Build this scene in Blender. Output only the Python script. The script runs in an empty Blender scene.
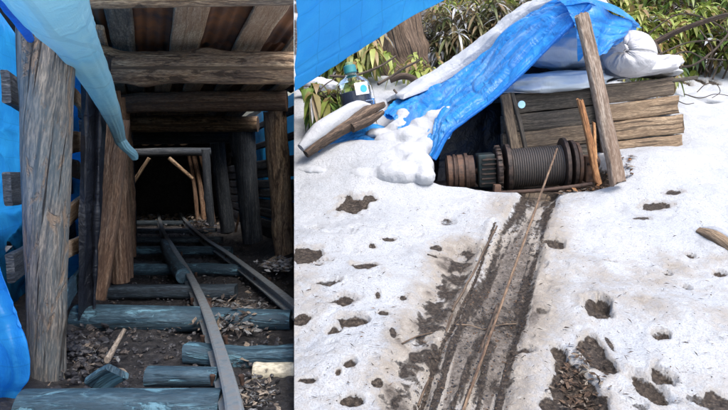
import bpy, bmesh, math, random
import numpy as np
from mathutils import Vector, Matrix
R = math.radians
random.seed(7); RNG = np.random.default_rng(7)
S = bpy.context.scene
COL = S.collection
# ------------------------------------------------------------------ camera
F = 606.0; TH = math.atan(95 / F); CH = 1.6
CT, ST = math.cos(TH), math.sin(TH)
CAM = Vector((0, 0, CH))
def ray(u, v):
    a = (u - 364) / F; b = (v - 205) / F
    return Vector((a, CT - b * ST, -ST - b * CT))
def P(u, v, Y):
    d = ray(u, v); t = Y / d.y
    return CAM + d * t
cam_d = bpy.data.cameras.new('camera'); cam = bpy.data.objects.new('camera', cam_d); COL.objects.link(cam)
cam.location = CAM; cam.rotation_euler = (math.pi / 2 - TH, 0, 0)
cam_d.sensor_width = 36; cam_d.lens = 36 * F / 728; cam_d.clip_start = .05; cam_d.clip_end = 300
S.camera = cam
A0 = (294.2 - 364) / F
NPL = Vector((1, -A0 * CT, A0 * ST))          # points to the winch side of the dividing tarp
def planeX(Y, z): return A0 * (Y * CT + (CH - z) * ST)
_d = ray(148, 178); KX = _d.x / _d.y; KZ = _d.z / _d.y
def L(lat, Y, up): return Vector((KX * Y + lat, Y, CH + KZ * Y + up))   # the tunnel's own frame
FL = -.85
TD = Vector((KX, 1, KZ)).normalized()
# ------------------------------------------------------------------ noise
def _hash(ix, iy, iz, seed):
    n = (ix.astype(np.int64) * 374761393 + iy.astype(np.int64) * 668265263 + iz.astype(np.int64) * 2147483647 + seed * 1274126177) & 0xffffffff
    n = ((n ^ (n >> 13)) * 1274126177) & 0xffffffff
    n = ((n ^ (n >> 16)) * 2246822519) & 0xffffffff
    return ((n ^ (n >> 15)) & 0xffff) / 65535.0 * 2 - 1
def vnoise(x, y, z=None, seed=0):
    x = np.asarray(x, float); y = np.asarray(y, float)
    z = np.zeros_like(x) if z is None else np.asarray(z, float)
    ix, iy, iz = np.floor(x), np.floor(y), np.floor(z)
    fx, fy, fz = x - ix, y - iy, z - iz
    fx, fy, fz = [f * f * (3 - 2 * f) for f in (fx, fy, fz)]
    r = 0
    for dx in (0, 1):
        for dy in (0, 1):
            for dz in (0, 1):
                w = (fx if dx else 1 - fx) * (fy if dy else 1 - fy) * (fz if dz else 1 - fz)
                r = r + w * _hash(ix + dx, iy + dy, iz + dz, seed)
    return r
def fbm(x, y, z=None, sc=1, oc=4, seed=0, rough=.5):
    r = 0; a = 1; t = 0
    for o in range(oc):
        k = sc * 2 ** o
        r = r + a * vnoise(np.asarray(x) * k + o * 17.3, np.asarray(y) * k + o * 5.1, None if z is None else np.asarray(z) * k, seed + o)
        t += a; a *= rough
    return r / t
def sstep(e0, e1, x):
    t = np.clip((x - e0) / (e1 - e0), 0, 1); return t * t * (3 - 2 * t)
# ------------------------------------------------------------------ materials
class NT:
    def __init__(s, name):
        s.m = bpy.data.materials.new(name); s.m.use_nodes = True; s.t = s.m.node_tree; s.n = s.t.nodes; s.l = s.t.links
        s.b = s.n['Principled BSDF']; s.out = s.n['Material Output']
    def new(s, t, **k):
        n = s.n.new(t)
        for a, v in k.items(): setattr(n, a, v)
        return n
    def link(s, a, b): s.l.new(a, b)
    def put(s, sock, v):
        if hasattr(v, 'is_linked') or hasattr(v, 'links'): s.l.new(v, sock)
        else: sock.default_value = v
    def coords(s, kind='UV', scale=(1, 1, 1), rnd=False):
        c = s.new('ShaderNodeTexCoord').outputs[kind]
        if rnd:
            oi = s.new('ShaderNodeObjectInfo'); a = s.new('ShaderNodeVectorMath', operation='MULTIPLY_ADD')
            cb = s.new('ShaderNodeCombineXYZ')
            for i in range(3): s.link(oi.outputs['Random'], cb.inputs[i])
            s.link(cb.outputs[0], a.inputs[0]); a.inputs[1].default_value = (37, 53, 71); s.link(c, a.inputs[2]); c = a.outputs[0]
        m = s.new('ShaderNodeMapping'); m.inputs['Scale'].default_value = scale; s.link(c, m.inputs[0]); return m.outputs[0]
    def noise(s, co, sc=1, det=4, rough=.55, dist=0):
        n = s.new('ShaderNodeTexNoise'); s.link(co, n.inputs['Vector'])
        n.inputs['Scale'].default_value = sc; n.inputs['Detail'].default_value = det; n.inputs['Roughness'].default_value = rough; n.inputs['Distortion'].default_value = dist
        return n.outputs['Fac']
    def ramp(s, fac, st):
        r = s.new('ShaderNodeValToRGB'); s.link(fac, r.inputs[0]); e = r.color_ramp.elements
        while len(e) < len(st): e.new(.5)
        for i, (p, c) in enumerate(st):
            e[i].position = p; e[i].color = (c[0], c[1], c[2], 1) if hasattr(c, '__len__') else (c, c, c, 1)
        return r.outputs[0]
    def mix(s, f, a, b, mode='MIX'):
        n = s.new('ShaderNodeMix', data_type='RGBA', blend_type=mode)
        s.put(n.inputs[0], f); s.put(n.inputs[6], a if hasattr(a, 'links') else (*a, 1)); s.put(n.inputs[7], b if hasattr(b, 'links') else (*b, 1)); return n.outputs[2]
    def math(s, op, a, b=0., c=0.):
        n = s.new('ShaderNodeMath', operation=op); s.put(n.inputs[0], a); s.put(n.inputs[1], b); s.put(n.inputs[2], c); return n.outputs[0]
    def bump(s, h, st=.5, dist=.01, prev=None):
        b = s.new('ShaderNodeBump'); b.inputs['Strength'].default_value = st; b.inputs['Distance'].default_value = dist
        s.link(h, b.inputs['Height'])
        if prev: s.link(prev, b.inputs['Normal'])
        return b.outputs[0]
    def fin(s, col, rough=.8, norm=None, **k):
        s.put(s.b.inputs['Base Color'], col if hasattr(col, 'links') else (*col, 1)); s.put(s.b.inputs['Roughness'], rough)
        if norm: s.link(norm, s.b.inputs['Normal'])
        for a, v in k.items(): s.put(s.b.inputs[a.replace('_', ' ')], v)
        return s.m
def wood(name, c1, c2, c3, grain=26, stain=None, stain_amt=.4, rough=.85, crack=.5, bump=.9, bark=None):
    n = NT(name)
    g = n.noise(n.coords('UV', (2.4, grain * 2.6, 1), True), 1, 6, .68, .8)
    big = n.noise(n.coords('UV', (4.5, 14, 1), True), 1, 5, .68, .8)
    fine = n.noise(n.coords('UV', (26, grain * 9, 1), True), 1, 3, .6)
    col = n.ramp(g, [(.34, c1), (.5, c2), (.62, c3)])
    col = n.mix(n.ramp(big, [(.35, .0), (.7, .75)]), col, n.mix(.6, col, c1))
    col = n.mix(n.ramp(fine, [(.42, .55), (.56, 0.)]), col, [c * .45 for c in c1])
    col = n.mix(n.ramp(fine, [(.58, 0.), (.68, .45)]), col, c3)
    if stain:
        st = n.noise(n.coords('UV', (1.1, 3.2, 1), True), 1, 5, .65, 1.0)
        col = n.mix(n.ramp(st, [(.5 - stain_amt * .35, 0.), (.56 + .0, stain_amt)]), col, stain)
    if bark:
        bk = n.noise(n.coords('UV', (3.5, 11, 1), True), 1, 5, .65, .8)
        bm = n.ramp(bk, [(.545, 0.), (.60, .8)]); col = n.mix(bm, col, n.mix(g, [c * .5 for c in bark], bark))
    ck = n.noise(n.coords('UV', (1.6, grain * 2.6, 1), True), 1, 3, .55, .3)
    cm = n.ramp(ck, [(.34, 1.), (.40, 0.)])
    col = n.mix(n.math('MULTIPLY', cm, crack), col, [c * .25 for c in c1])
    b1 = n.bump(g, bump, .012); b2 = n.bump(fine, .7, .006, b1); b3 = n.bump(n.math('MULTIPLY', cm, -1.), .7 * crack + .1, .012, b2)
    if bark: b3 = n.bump(bm, .8, .008, b3)
    return n.fin(col, rough, b3)
M = {}
M['log'] = wood('weathered_log', (.15, .08, .04), (.52, .34, .19), (.78, .58, .36), 15, stain=(.06, .065, .075), stain_amt=.45, bark=(.07, .045, .03))
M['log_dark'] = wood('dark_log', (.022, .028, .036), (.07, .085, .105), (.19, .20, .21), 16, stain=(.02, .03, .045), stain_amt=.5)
M['log_front'] = wood('split_post', (.06, .045, .035), (.25, .20, .155), (.52, .42, .31), 17, stain=(.08, .14, .17), stain_amt=.55, crack=.9, bark=(.34, .24, .16))  # teal in its stain stands for blue tarp light on the post
M['slab'] = wood('bark_slab', (.15, .075, .04), (.46, .27, .16), (.72, .50, .33), 22, stain=(.12, .09, .08), stain_amt=.4)
M['tie'] = wood('blue_lit_sleeper', (.015, .035, .05), (.05, .125, .18), (.16, .30, .38), 10, stain=(.012, .035, .055), stain_amt=.85, bark=(.14, .31, .40), rough=.6)  # teal tone puts the tarps' blue light into the wood
M['tie_dark'] = wood('dark_sleeper', (.012, .02, .03), (.035, .06, .08), (.10, .14, .17), 14, rough=.55)  # darker, bluish tone of the sleepers farther in
M['sawn'] = wood('new_sawn_board', (.36, .25, .15), (.62, .50, .34), (.78, .68, .50), 20, stain=(.30, .16, .09), stain_amt=.5, crack=.3)
M['sawn_mold'] = wood('mouldy_board', (.16, .13, .09), (.46, .39, .27), (.70, .62, .46), 12, stain=(.05, .045, .04), stain_amt=.9, crack=.3)
M['crate'] = wood('crib_plank', (.07, .048, .032), (.20, .145, .095), (.38, .29, .195), 18, stain=(.09, .075, .06), stain_amt=.6, crack=.8)
M['crate_light'] = wood('crib_plank_light', (.13, .085, .055), (.33, .235, .145), (.50, .385, .255), 16, stain=(.2, .14, .09), stain_amt=.5, crack=.7)
M['crate_shaded'] = wood('crib_plank_shaded', (.03, .026, .022), (.09, .078, .062), (.2, .17, .135), 18, stain=(.05, .045, .04), stain_amt=.5, crack=.7)  # crib plank copy with the tarp's shade in its colour
M['prop'] = wood('grey_prop_plank', (.10, .08, .06), (.34, .30, .25), (.58, .53, .46), 12, stain=(.16, .09, .055), stain_amt=.6, crack=.5)
M['orange'] = wood('orange_split_wood', (.20, .08, .03), (.46, .22, .09), (.62, .36, .17), 20, crack=.6)
M['bark'] = wood('fibrous_bark', (.04, .025, .018), (.18, .12, .08), (.38, .28, .20), 14, stain=(.09, .06, .04), stain_amt=.5, crack=1, bump=1.6)
M['twig'] = wood('twig_bark', (.03, .022, .017), (.085, .06, .045), (.2, .16, .12), 40)
M['fallen'] = wood('dark_fallen_wood', (.02, .016, .012), (.085, .056, .04), (.23, .16, .11), 18, crack=.8)
M['rope'] = wood('tan_cable', (.10, .06, .04), (.24, .16, .10), (.38, .28, .18), 20, crack=.1)
M['lath'] = wood('dirty_lath', (.05, .035, .025), (.16, .11, .075), (.32, .24, .17), 30)
def tarp_mat(name, col, dark, trans=.45, weave=140, rough=.42, grid=9, crease=1., sheen=0):
    n = NT(name)
    uv = n.coords('UV')
    w1 = n.noise(n.coords('UV', (3, 3, 3)), 1, 4, .5, 1.2); w2 = n.noise(n.coords('UV', (14, 9, 3)), 1, 3, .5, 2.5)
    c = n.mix(n.ramp(w1, [(.3, 0.), (.75, 1.)]), dark, col)
    sx = n.new('ShaderNodeSeparateXYZ'); n.link(uv, sx.inputs[0])
    def lines(o, k, w): return n.math('LESS_THAN', n.math('FRACT', n.math('MULTIPLY', o, k)), w)
    g = n.math('MAXIMUM', lines(sx.outputs[0], grid, .05), lines(sx.outputs[1], grid, .05))
    c = n.mix(n.math('MULTIPLY', g, .2), c, [x * .45 for x in dark])
    wv = n.math('ADD', n.math('SINE', n.math('MULTIPLY', sx.outputs[0], weave * 6.3)), n.math('SINE', n.math('MULTIPLY', sx.outputs[1], weave * 6.3)))
    b = n.bump(w1, .5 * crease, .03); b = n.bump(w2, .55 * crease, .012, b); b = n.bump(wv, .12, .001, b)
    if sheen:
        du = n.noise(n.coords('UV', (2.2, 7, 1)), 1, 6, .65, 1.5); c = n.mix(n.ramp(du, [(.48, 0.), (.72, sheen)]), c, (.42, .58, .74))  # pale streaks paint the fold highlights into the colour
    n.fin(c, rough, b)
    tr = n.new('ShaderNodeBsdfTranslucent'); n.link(c, tr.inputs[0]); n.link(b, tr.inputs['Normal'])
    mx = n.new('ShaderNodeMixShader'); mx.inputs[0].default_value = trans
    n.link(n.b.outputs[0], mx.inputs[1]); n.link(tr.outputs[0], mx.inputs[2]); n.link(mx.outputs[0], n.out.inputs[0])
    return n.m
M['tarp'] = tarp_mat('blue_tarpaulin', (.025, .30, .78), (.015, .17, .60))
M['tarp_lit'] = tarp_mat('thin_blue_tarpaulin', (.05, .48, .92), (.03, .34, .82), .65, crease=.8)
M['tarp_cover'] = tarp_mat('blue_cover_tarp', (.03, .33, .78), (.015, .2, .6), .3, crease=1.6, rough=.35, sheen=.5)
M['tarp_pale'] = tarp_mat('pale_plastic', (.45, .72, .78), (.30, .62, .76), .35, grid=2, crease=.9, rough=.3)
M['black_sheet'] = tarp_mat('black_sheeting', (.014, .018, .028), (.007, .009, .015), .03, crease=1.4, rough=.45)
M['sack'] = tarp_mat('woven_sack', (.68, .68, .70), (.52, .53, .56), .12, weave=260, grid=.2, crease=1.2, rough=.6)
M['sack_blue'] = tarp_mat('blue_lit_sack', (.70, .76, .82), (.50, .63, .75), .12, weave=260, grid=.2, crease=1.1, rough=.55)  # sack copy with the blue tarp's light put into its colour
def metal(name, c, rust, amt=.5, rough=.5, met=.7, axis=(30, 30, 30)):
    n = NT(name); co = n.coords('Object', axis)
    a = n.noise(co, 1, 5, .65); k = n.ramp(a, [(.5 - amt * .3, 0.), (.6, 1.)])
    col = n.mix(k, c, rust)
    return n.fin(col, n.ramp(a, [(0., rough - .15), (1., rough + .35)]), n.bump(a, .4, .003), Metallic=n.math('MULTIPLY', n.math('SUBTRACT', 1., k), met))
M['iron'] = metal('dark_oily_iron', (.022, .021, .021), (.05, .03, .022), .5)
M['rust'] = metal('rusty_iron', (.022, .018, .016), (.065, .036, .025), .8, .6)
M['rust_light'] = metal('light_rusty_band', (.04, .03, .025), (.115, .06, .036), .8, .6, .3)
M['green_iron'] = metal('dark_green_iron', (.006, .022, .025), (.015, .015, .014), .4, .45, .3)
M['rail'] = metal('worn_rail_steel', (.22, .28, .32), (.15, .15, .15), .6, .38, .6)
M['wirerope'] = metal('wire_rope', (.085, .082, .08), (.06, .05, .045), .5, .45, .7, (60, 60, 60))
M['rustsheet'] = metal('rusty_roof_sheet', (.06, .05, .055), (.23, .105, .05), .7, .6, .2, (5, 5, 5))
def plain(name, c, rough=.6, sc=20, var=.3, bump=.2, **k):
    n = NT(name); a = n.noise(n.coords('Object'), sc, 4, .6)
    return n.fin(n.mix(a, [x * (1 - var) for x in c], [min(1, x * (1 + var)) for x in c]), rough, n.bump(a, bump, .005), **k)
M['pipe'] = wood('beige_pipe', (.28, .25, .18), (.46, .43, .33), (.60, .56, .44), 6, crack=.1, rough=.5)
M['stone'] = plain('coal_stone', (.028, .028, .032), .55, 30, .6, .5)
M['stone_pale'] = plain('pale_stone', (.22, .22, .24), .8, 30, .4, .5)
M['grey_chip'] = wood('grey_chip', (.10, .10, .10), (.24, .25, .26), (.42, .43, .43), 20)
M['grey_litter'] = wood('grey_dead_leaf', (.025, .022, .022), (.075, .062, .055), (.20, .17, .15), 20)
M['chip'] = wood('wood_chip', (.16, .12, .09), (.34, .28, .22), (.52, .45, .36), 20)
M['litter'] = wood('dead_leaf', (.05, .03, .02), (.15, .09, .055), (.30, .20, .13), 20)
M['cap'] = plain('teal_cap', (.03, .20, .22), .35)
M['cork'] = plain('green_nozzle', (.16, .24, .12), .5)
M['label'] = plain('white_label', (.75, .82, .85), .5)
M['label_dot'] = plain('blue_label_print', (.03, .35, .62), .5)
M['liquid'] = plain('dark_liquid', (.025, .03, .05), .25)
def plastic():
    n = NT('clear_plastic'); a = n.noise(n.coords('Object'), 18, 3)
    n.fin((.93, .97, .97), .08, n.bump(a, .3, .01), Transmission_Weight=1., IOR=1.12); return n.m
M['plastic'] = plastic()
# snow/soil
def ground_mat(name, indoor=False):
    n = NT(name); co = n.coords('Object')
    at = n.new('ShaderNodeAttribute', attribute_name='mud').outputs['Fac']; ad = n.new('ShaderNodeAttribute', attribute_name='dirt').outputs['Fac']
    nb = n.noise(co, 3.2, 5, .6); nm = n.noise(co, 24, 6, .68, .3); nf = n.noise(co, 130, 4, .7); nv = n.noise(co, 60, 5, .7, .5)
    snow = n.ramp(nb, [(.2, (.405, .435, .475)), (.7, (.50, .52, .545))])
    snow = n.mix(n.ramp(nf, [(.38, .45), (.50, 0.)]), snow, (.20, .195, .19))
    snow = n.mix(n.ramp(n.noise(co, 9, 6, .75, .5), [(.36, .35), (.48, 0.)]), snow, (.33, .33, .33))
    dcol = n.ramp(nm, [(.3, (.20, .17, .14)), (.55, (.33, .30, .26)), (.75, (.45, .435, .41))])
    wet = n.ramp(n.math('MULTIPLY_ADD', nv, .45, n.math('MULTIPLY', nm, .55)), [(.34, (.04, .034, .029)), (.47, (.12, .102, .086)), (.58, (.205, .18, .157)), (.70, (.34, .32, .30))])
    dcol = n.mix(n.ramp(n.math('ADD', ad, n.math('MULTIPLY', n.math('SUBTRACT', nm, .5), .35)), [(.84, 0.), (.97, 1.)]), dcol, wet)
    f1 = n.math('MULTIPLY', n.ramp(n.math('ADD', ad, n.math('MULTIPLY', n.math('SUBTRACT', nm, .5), 1.3)), [(.22, 0.), (.75, 1.)]), n.math('MINIMUM', n.math('MULTIPLY', ad, 3.), 1.))
    c = n.mix(f1, snow, dcol)
    mud = n.ramp(nv, [(.32, (.018, .014, .012)), (.48, (.060, .047, .038)), (.6, (.125, .098, .075)), (.78, (.30, .26, .22))])
    f2 = n.ramp(n.math('ADD', at, n.math('MULTIPLY', n.math('SUBTRACT', nm, .5), .9)), [(.44, 0.), (.59, 1.)])
    # scattered specks of grit on the snow
    vo = n.new('ShaderNodeTexVoronoi'); vo.inputs['Scale'].default_value = 42; n.link(co, vo.inputs['Vector'])
    sp = n.math('LESS_THAN', vo.outputs['Distance'], .13); vs = n.new('ShaderNodeSeparateColor'); n.link(vo.outputs['Color'], vs.inputs[0])
    sp = n.math('MULTIPLY', sp, n.math('GREATER_THAN', n.math('ADD', vs.outputs[0], n.math('MULTIPLY', ad, .5)), .93))
    f2 = n.math('MAXIMUM', f2, sp)
    c = n.mix(f2, c, mud)
    b = n.bump(nm, .8, .022); b = n.bump(nv, .5, .010, b); b = n.bump(nf, .9, .006, b); b = n.bump(n.math('MULTIPLY', f2, nv), .8, .02, b)
    n.fin(c, n.mix(f2, (.75,) * 3, (.55,) * 3), b, Specular_IOR_Level=.35)
    if not indoor:
        n.b.inputs['Subsurface Weight'].default_value = 0
    return n.m
M['ground'] = ground_mat('snow_and_mud')
def soil():
    n = NT('coal_soil'); co = n.coords('Object'); nm = n.noise(co, 22, 6, .7); nb = n.noise(co, 2.4, 4, .6); nf = n.noise(co, 120, 3, .7)
    sx = n.new('ShaderNodeAttribute', attribute_name='dirt').outputs['Fac']
    c = n.ramp(nm, [(.3, (.008, .008, .010)), (.5, (.022, .021, .023)), (.66, (.055, .052, .052)), (.8, (.14, .13, .125))])
    c = n.mix(n.math('MULTIPLY', sx, n.ramp(nm, [(.3, .3), (.6, 1.)])), c, (.33, .30, .27))
    b = n.bump(nm, 1., .03); b = n.bump(nf, .6, .005, b)
    return n.fin(c, .6, b)
M['soil'] = soil()
def leafmat(name, cols, snow=.1):
    n = NT(name); uv = n.new('ShaderNodeTexCoord').outputs['UV']; sx = n.new('ShaderNodeSeparateXYZ'); n.link(uv, sx.inputs[0])
    k = len(cols); st = [(i / k * (1 - snow), c) for i, c in enumerate(cols)]
    c = n.ramp(sx.outputs[0], st); c = n.mix(n.math('GREATER_THAN', sx.outputs[0], 1 - snow), c, (.55, .57, .6))
    c = n.mix(n.ramp(n.noise(n.coords('Object'), 30, 3), [(.3, .0), (.8, .35)]), c, (.10, .09, .03))
    n.fin(c, .42, None)
    tr = n.new('ShaderNodeBsdfTranslucent'); n.link(c, tr.inputs[0]); mx = n.new('ShaderNodeMixShader'); mx.inputs[0].default_value = .3
    n.link(n.b.outputs[0], mx.inputs[1]); n.link(tr.outputs[0], mx.inputs[2]); n.link(mx.outputs[0], n.out.inputs[0]); return n.m
M['leaf'] = leafmat('broad_green_leaf', [(.025, .07, .016), (.06, .14, .025), (.13, .22, .04), (.24, .31, .065), (.24, .16, .07)], .10)
M['leaf_yellow'] = leafmat('yellow_green_leaf', [(.05, .11, .02), (.14, .22, .035), (.28, .36, .07), (.40, .44, .12), (.30, .20, .09)], .12)
M['leaf_sasa'] = leafmat('bamboo_grass_leaf', [(.03, .05, .018), (.07, .10, .03), (.14, .16, .06), (.22, .21, .11), (.26, .19, .11)], .3)
M['snow_bounce'] = plain('bounce_snow', (.84, .86, .88), .8, 8, .03)  # whiter than the slope's snow, to bounce light onto the tunnel roof
M['snow'] = (lambda n: n.fin(n.ramp(n.noise(n.coords('Object'), 5, 4), [(.2, (.38, .40, .43)), (.7, (.45, .465, .485))]), .75, n.bump(n.noise(n.coords('Object'), 26, 7, .72), .7, .02)))(NT('fresh_snow'))
# ------------------------------------------------------------------ object helpers
def props(o, label=None, cat=None, group=None, kind=None):
    for k, v in (('label', label), ('category', cat), ('group', group), ('kind', kind)):
        if v: o[k] = v
    return o
def link_mesh(name, v, f, mat, uv=None, parent=None, smooth=True, clip=None, mats=None, midx=None):
    me = bpy.data.meshes.new(name); me.from_pydata([tuple(p) for p in v], [], f)
    if uv is not None:
        l = me.uv_layers.new(name='UVMap'); li = np.zeros(len(me.loops), int); me.loops.foreach_get('vertex_index', li)
        if callable(uv): arr = uv(me, li)
        else: arr = np.asarray(uv, float)[li]
        l.data.foreach_set('uv', np.ascontiguousarray(arr, float).ravel())
    for mm in (mats or [mat]): me.materials.append(mm if not isinstance(mm, str) else M[mm])
    if midx is not None: me.polygons.foreach_set('material_index', np.asarray(midx, dtype=np.int32))
    me.polygons.foreach_set('use_smooth', [smooth] * len(me.polygons))
    if clip:
        bm = bmesh.new(); bm.from_mesh(me); n = NPL if clip == 'L' else -NPL
        off = n * -.002 / n.length
        r = bmesh.ops.bisect_plane(bm, geom=bm.verts[:] + bm.edges[:] + bm.faces[:], plane_co=CAM + off, plane_no=n, clear_outer=True)
        ed = [e for e in r['geom_cut'] if isinstance(e, bmesh.types.BMEdge)]
        if ed and parent != 'open':
            try: bmesh.ops.holes_fill(bm, edges=ed, sides=0)
            except Exception: pass
        bm.to_mesh(me); bm.free()
    me.update()
    o = bpy.data.objects.new(name, me); COL.objects.link(o)
    if parent is not None and parent != 'open': o.parent = parent; o.matrix_parent_inverse = parent.matrix_world.inverted() if parent.type != 'EMPTY' else Matrix.Translation(-parent.location)
    return o
def empty(name, loc, label, cat, group=None):
    o = bpy.data.objects.new(name, None); COL.objects.link(o); o.location = loc; o.empty_display_size = .05; return props(o, label, cat, group)
def frame_of(d, up=Vector((0, 0, 1))):
    d = d.normalized()
    if abs(d.dot(up)) > .95: up = Vector((1, 0, 0))
    s = d.cross(up).normalized(); return s, s.cross(d).normalized()
def smooth_path(pts, n):
    pts = [Vector(p) for p in pts]
    if len(pts) == 2: return [pts[0].lerp(pts[1], i / n) for i in range(n + 1)]
    q = [pts[0] * 2 - pts[1]] + pts + [pts[-1] * 2 - pts[-2]]; out = []
    m = len(pts) - 1
    for i in range(n + 1):
        t = i / n * m; k = min(int(t), m - 1); t -= k
        a, b, c, d = q[k:k + 4]
        out.append(.5 * ((2 * b) + (c - a) * t + (2 * a - 5 * b + 4 * c - d) * t * t + (3 * b - 3 * c + d - a) * t ** 3))
    return out
def tube(name, pts, rad, mat, parent=None, seg=20, n=26, rough=.06, seed=0, flat=1, clip=None, knots=0, endmat=None, sides_up=None, ridge=0):
    path = smooth_path(pts, n); rs = rad if hasattr(rad, '__len__') else [rad, rad]
    V = []; UV = []; ln = 0; rnd = random.Random(seed + 1)
    kn = [(rnd.random(), rnd.random() * 6.28, rnd.uniform(.1, .3)) for _ in range(knots)]
    for i, p in enumerate(path):
        t = i / n; k = t * (len(rs) - 1); j = min(int(k), len(rs) - 2); r = rs[j] + (rs[j + 1] - rs[j]) * (k - j)
        d = (path[min(i + 1, n)] - path[max(i - 1, 0)]); s, u = frame_of(d, sides_up or Vector((0, 0, 1)))
        if i: ln += (p - path[i - 1]).length
        ang = np.arange(seg) * 2 * math.pi / seg
        nz = vnoise(np.cos(ang) * 1.3 + seed * 3.1, np.sin(ang) * 1.3, np.full(seg, ln * 2.5), seed) * .6 + vnoise(np.cos(ang) * 4 + seed, np.sin(ang) * 4, np.full(seg, ln * 9), seed) * .4
        rr = r * (1 + rough * 2 * nz)
        if ridge: rr = rr * (1 + ridge * (np.abs(vnoise(np.cos(ang) * 3.2 + 7, np.sin(ang) * 3.2, np.full(seg, ln * .9), seed + 2)) * 2 - .5) + ridge * .3 * vnoise(np.cos(ang) * 2, np.sin(ang) * 2 + 4, np.full(seg, ln * 16), seed + 4))
        for (kt, ka, kh) in kn:
            da = (ang - ka + math.pi) % (2 * math.pi) - math.pi
            rr = rr + r * kh * np.exp(-(da * 2.2) ** 2 - ((t - kt) * path_len(path) / (r * .9)) ** 2)
        for a, q in zip(ang, rr):
            V.append(p + s * (math.cos(a) * q) + u * (math.sin(a) * q * flat)); UV.append((ln, a / (2 * math.pi) * 6.28 * r))
    Fc = []
    for i in range(n):
        for j in range(seg):
            a = i * seg + j; b = i * seg + (j + 1) % seg; Fc.append((a, b, b + seg, a + seg))
    for e, base in ((0, 0), (1, n * seg)):
        c = len(V); V.append(path[-1 if e else 0]); UV.append((0, 0)); 
        ring = [base + j for j in range(seg)]
        dup = []
        for q in ring: dup.append(len(V)); V.append(V[q]); UV.append(tuple(((V[q] - V[c]).length * 3, random.random() * .05)))
        for j in range(seg):
            a, b = dup[j], dup[(j + 1) % seg]; Fc.append((c, a, b) if e else (c, b, a))
    mi = None; mats = None
    if endmat: mats = [mat, endmat]; mi = [0] * (n * seg) + [1] * (2 * seg)
    if clip: mi_ = mi
    o = link_mesh(name, V, Fc, mat, UV, parent, True, clip, mats, mi)
    return o
_pl = {}
def path_len(p):
    k = id(p)
    if k not in _pl: _pl.clear(); _pl[k] = sum((p[i + 1] - p[i]).length for i in range(len(p) - 1))
    return _pl[k]
def plank(name, p0, p1, w, t, mat, wdir=None, parent=None, seed=0, rough=.004, n=24, clip=None, taper=1., jag=0., m=5):
    """rough board: w along wdir, t across; rounded arrises, uneven edges"""
    p0, p1 = Vector(p0), Vector(p1); d = (p1 - p0).normalized(); Ln = (p1 - p0).length
    wd = Vector(wdir) if wdir is not None else frame_of(d)[0]; wd = (wd - d * wd.dot(d)).normalized(); td = d.cross(wd).normalized()
    bev = min(w, t) * .16; prof = []
    for i in range(m + 1): prof.append((-w / 2 + bev + (w - 2 * bev) * i / m, -t / 2))
    for i in range(3): prof.append((w / 2, -t / 2 + bev + (t - 2 * bev) * i / 2))
    for i in range(m + 1): prof.append((w / 2 - bev - (w - 2 * bev) * i / m, t / 2))
    for i in range(3): prof.append((-w / 2, t / 2 - bev - (t - 2 * bev) * i / 2))
    k = len(prof); pa = np.array(prof); V = []; UV = []; per = 0; pu = [0]
    for i in range(1, k): per += math.dist(prof[i], prof[i - 1]); pu.append(per)
    bow = random.Random(seed).uniform(-1, 1) * rough * 2
    for i in range(n + 1):
        s = i / n; sc = 1 + (taper - 1) * s; c = p0 + d * (Ln * s) + td * (bow * math.sin(s * 3.14))
        nx = vnoise(pa[:, 0] * 8, pa[:, 1] * 8, np.full(k, s * Ln * 3.5), seed) + .5 * vnoise(pa[:, 0] * 25, pa[:, 1] * 25, np.full(k, s * Ln * 14), seed + 1)
        ny = vnoise(pa[:, 0] * 8 + 9, pa[:, 1] * 8, np.full(k, s * Ln * 4), seed + 2) + .5 * vnoise(pa[:, 0] * 25, pa[:, 1] * 25, np.full(k, s * Ln * 14), seed + 3)
        jz = 0
        for j in range(k):
            jz = jag * (vnoise([prof[j][0] * 60], [prof[j][1] * 60 + seed])[0]) if (jag and i in (0, n)) else 0
            V.append(c + wd * (prof[j][0] * sc + nx[j] * rough) + td * (prof[j][1] * sc + ny[j] * rough) + d * jz); UV.append((s * Ln, pu[j]))
    Fc = [(i * k + j, i * k + (j + 1) % k, (i + 1) * k + (j + 1) % k, (i + 1) * k + j) for i in range(n) for j in range(k)]
    for e, base in ((0, 0), (1, n * k)):
        dup = []
        for j in range(k): dup.append(len(V)); V.append(V[base + j]); UV.append((prof[j][1] * 2, prof[j][0]))
        Fc.append(tuple(dup) if e else tuple(reversed(dup)))
    o = link_mesh(name, V, Fc, mat, UV, parent, True, clip)
    me = o.data
    return o
def box(name, c, sx, sy, sz, mat, rot=None, parent=None, bev=.006, seg=2, clip=None):
    bm = bmesh.new(); bmesh.ops.create_cube(bm, size=1)
    for v in bm.verts: v.co = Vector((v.co.x * sx, v.co.y * sy, v.co.z * sz))
    if bev: bmesh.ops.bevel(bm, geom=bm.edges[:] + bm.verts[:], offset=bev, segments=seg, profile=.6, affect='EDGES')
    bmesh.ops.transform(bm, matrix=Matrix.Translation(c) @ (rot.to_4x4() if rot else Matrix()), verts=bm.verts[:])
    V = [v.co.copy() for v in bm.verts]; Fc = [[v.index for v in f.verts] for f in bm.faces]; bm.free()
    uv = [(v.x * 1., v.z + v.y) for v in V]
    return link_mesh(name, V, Fc, mat, uv, parent, False, clip)
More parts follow.
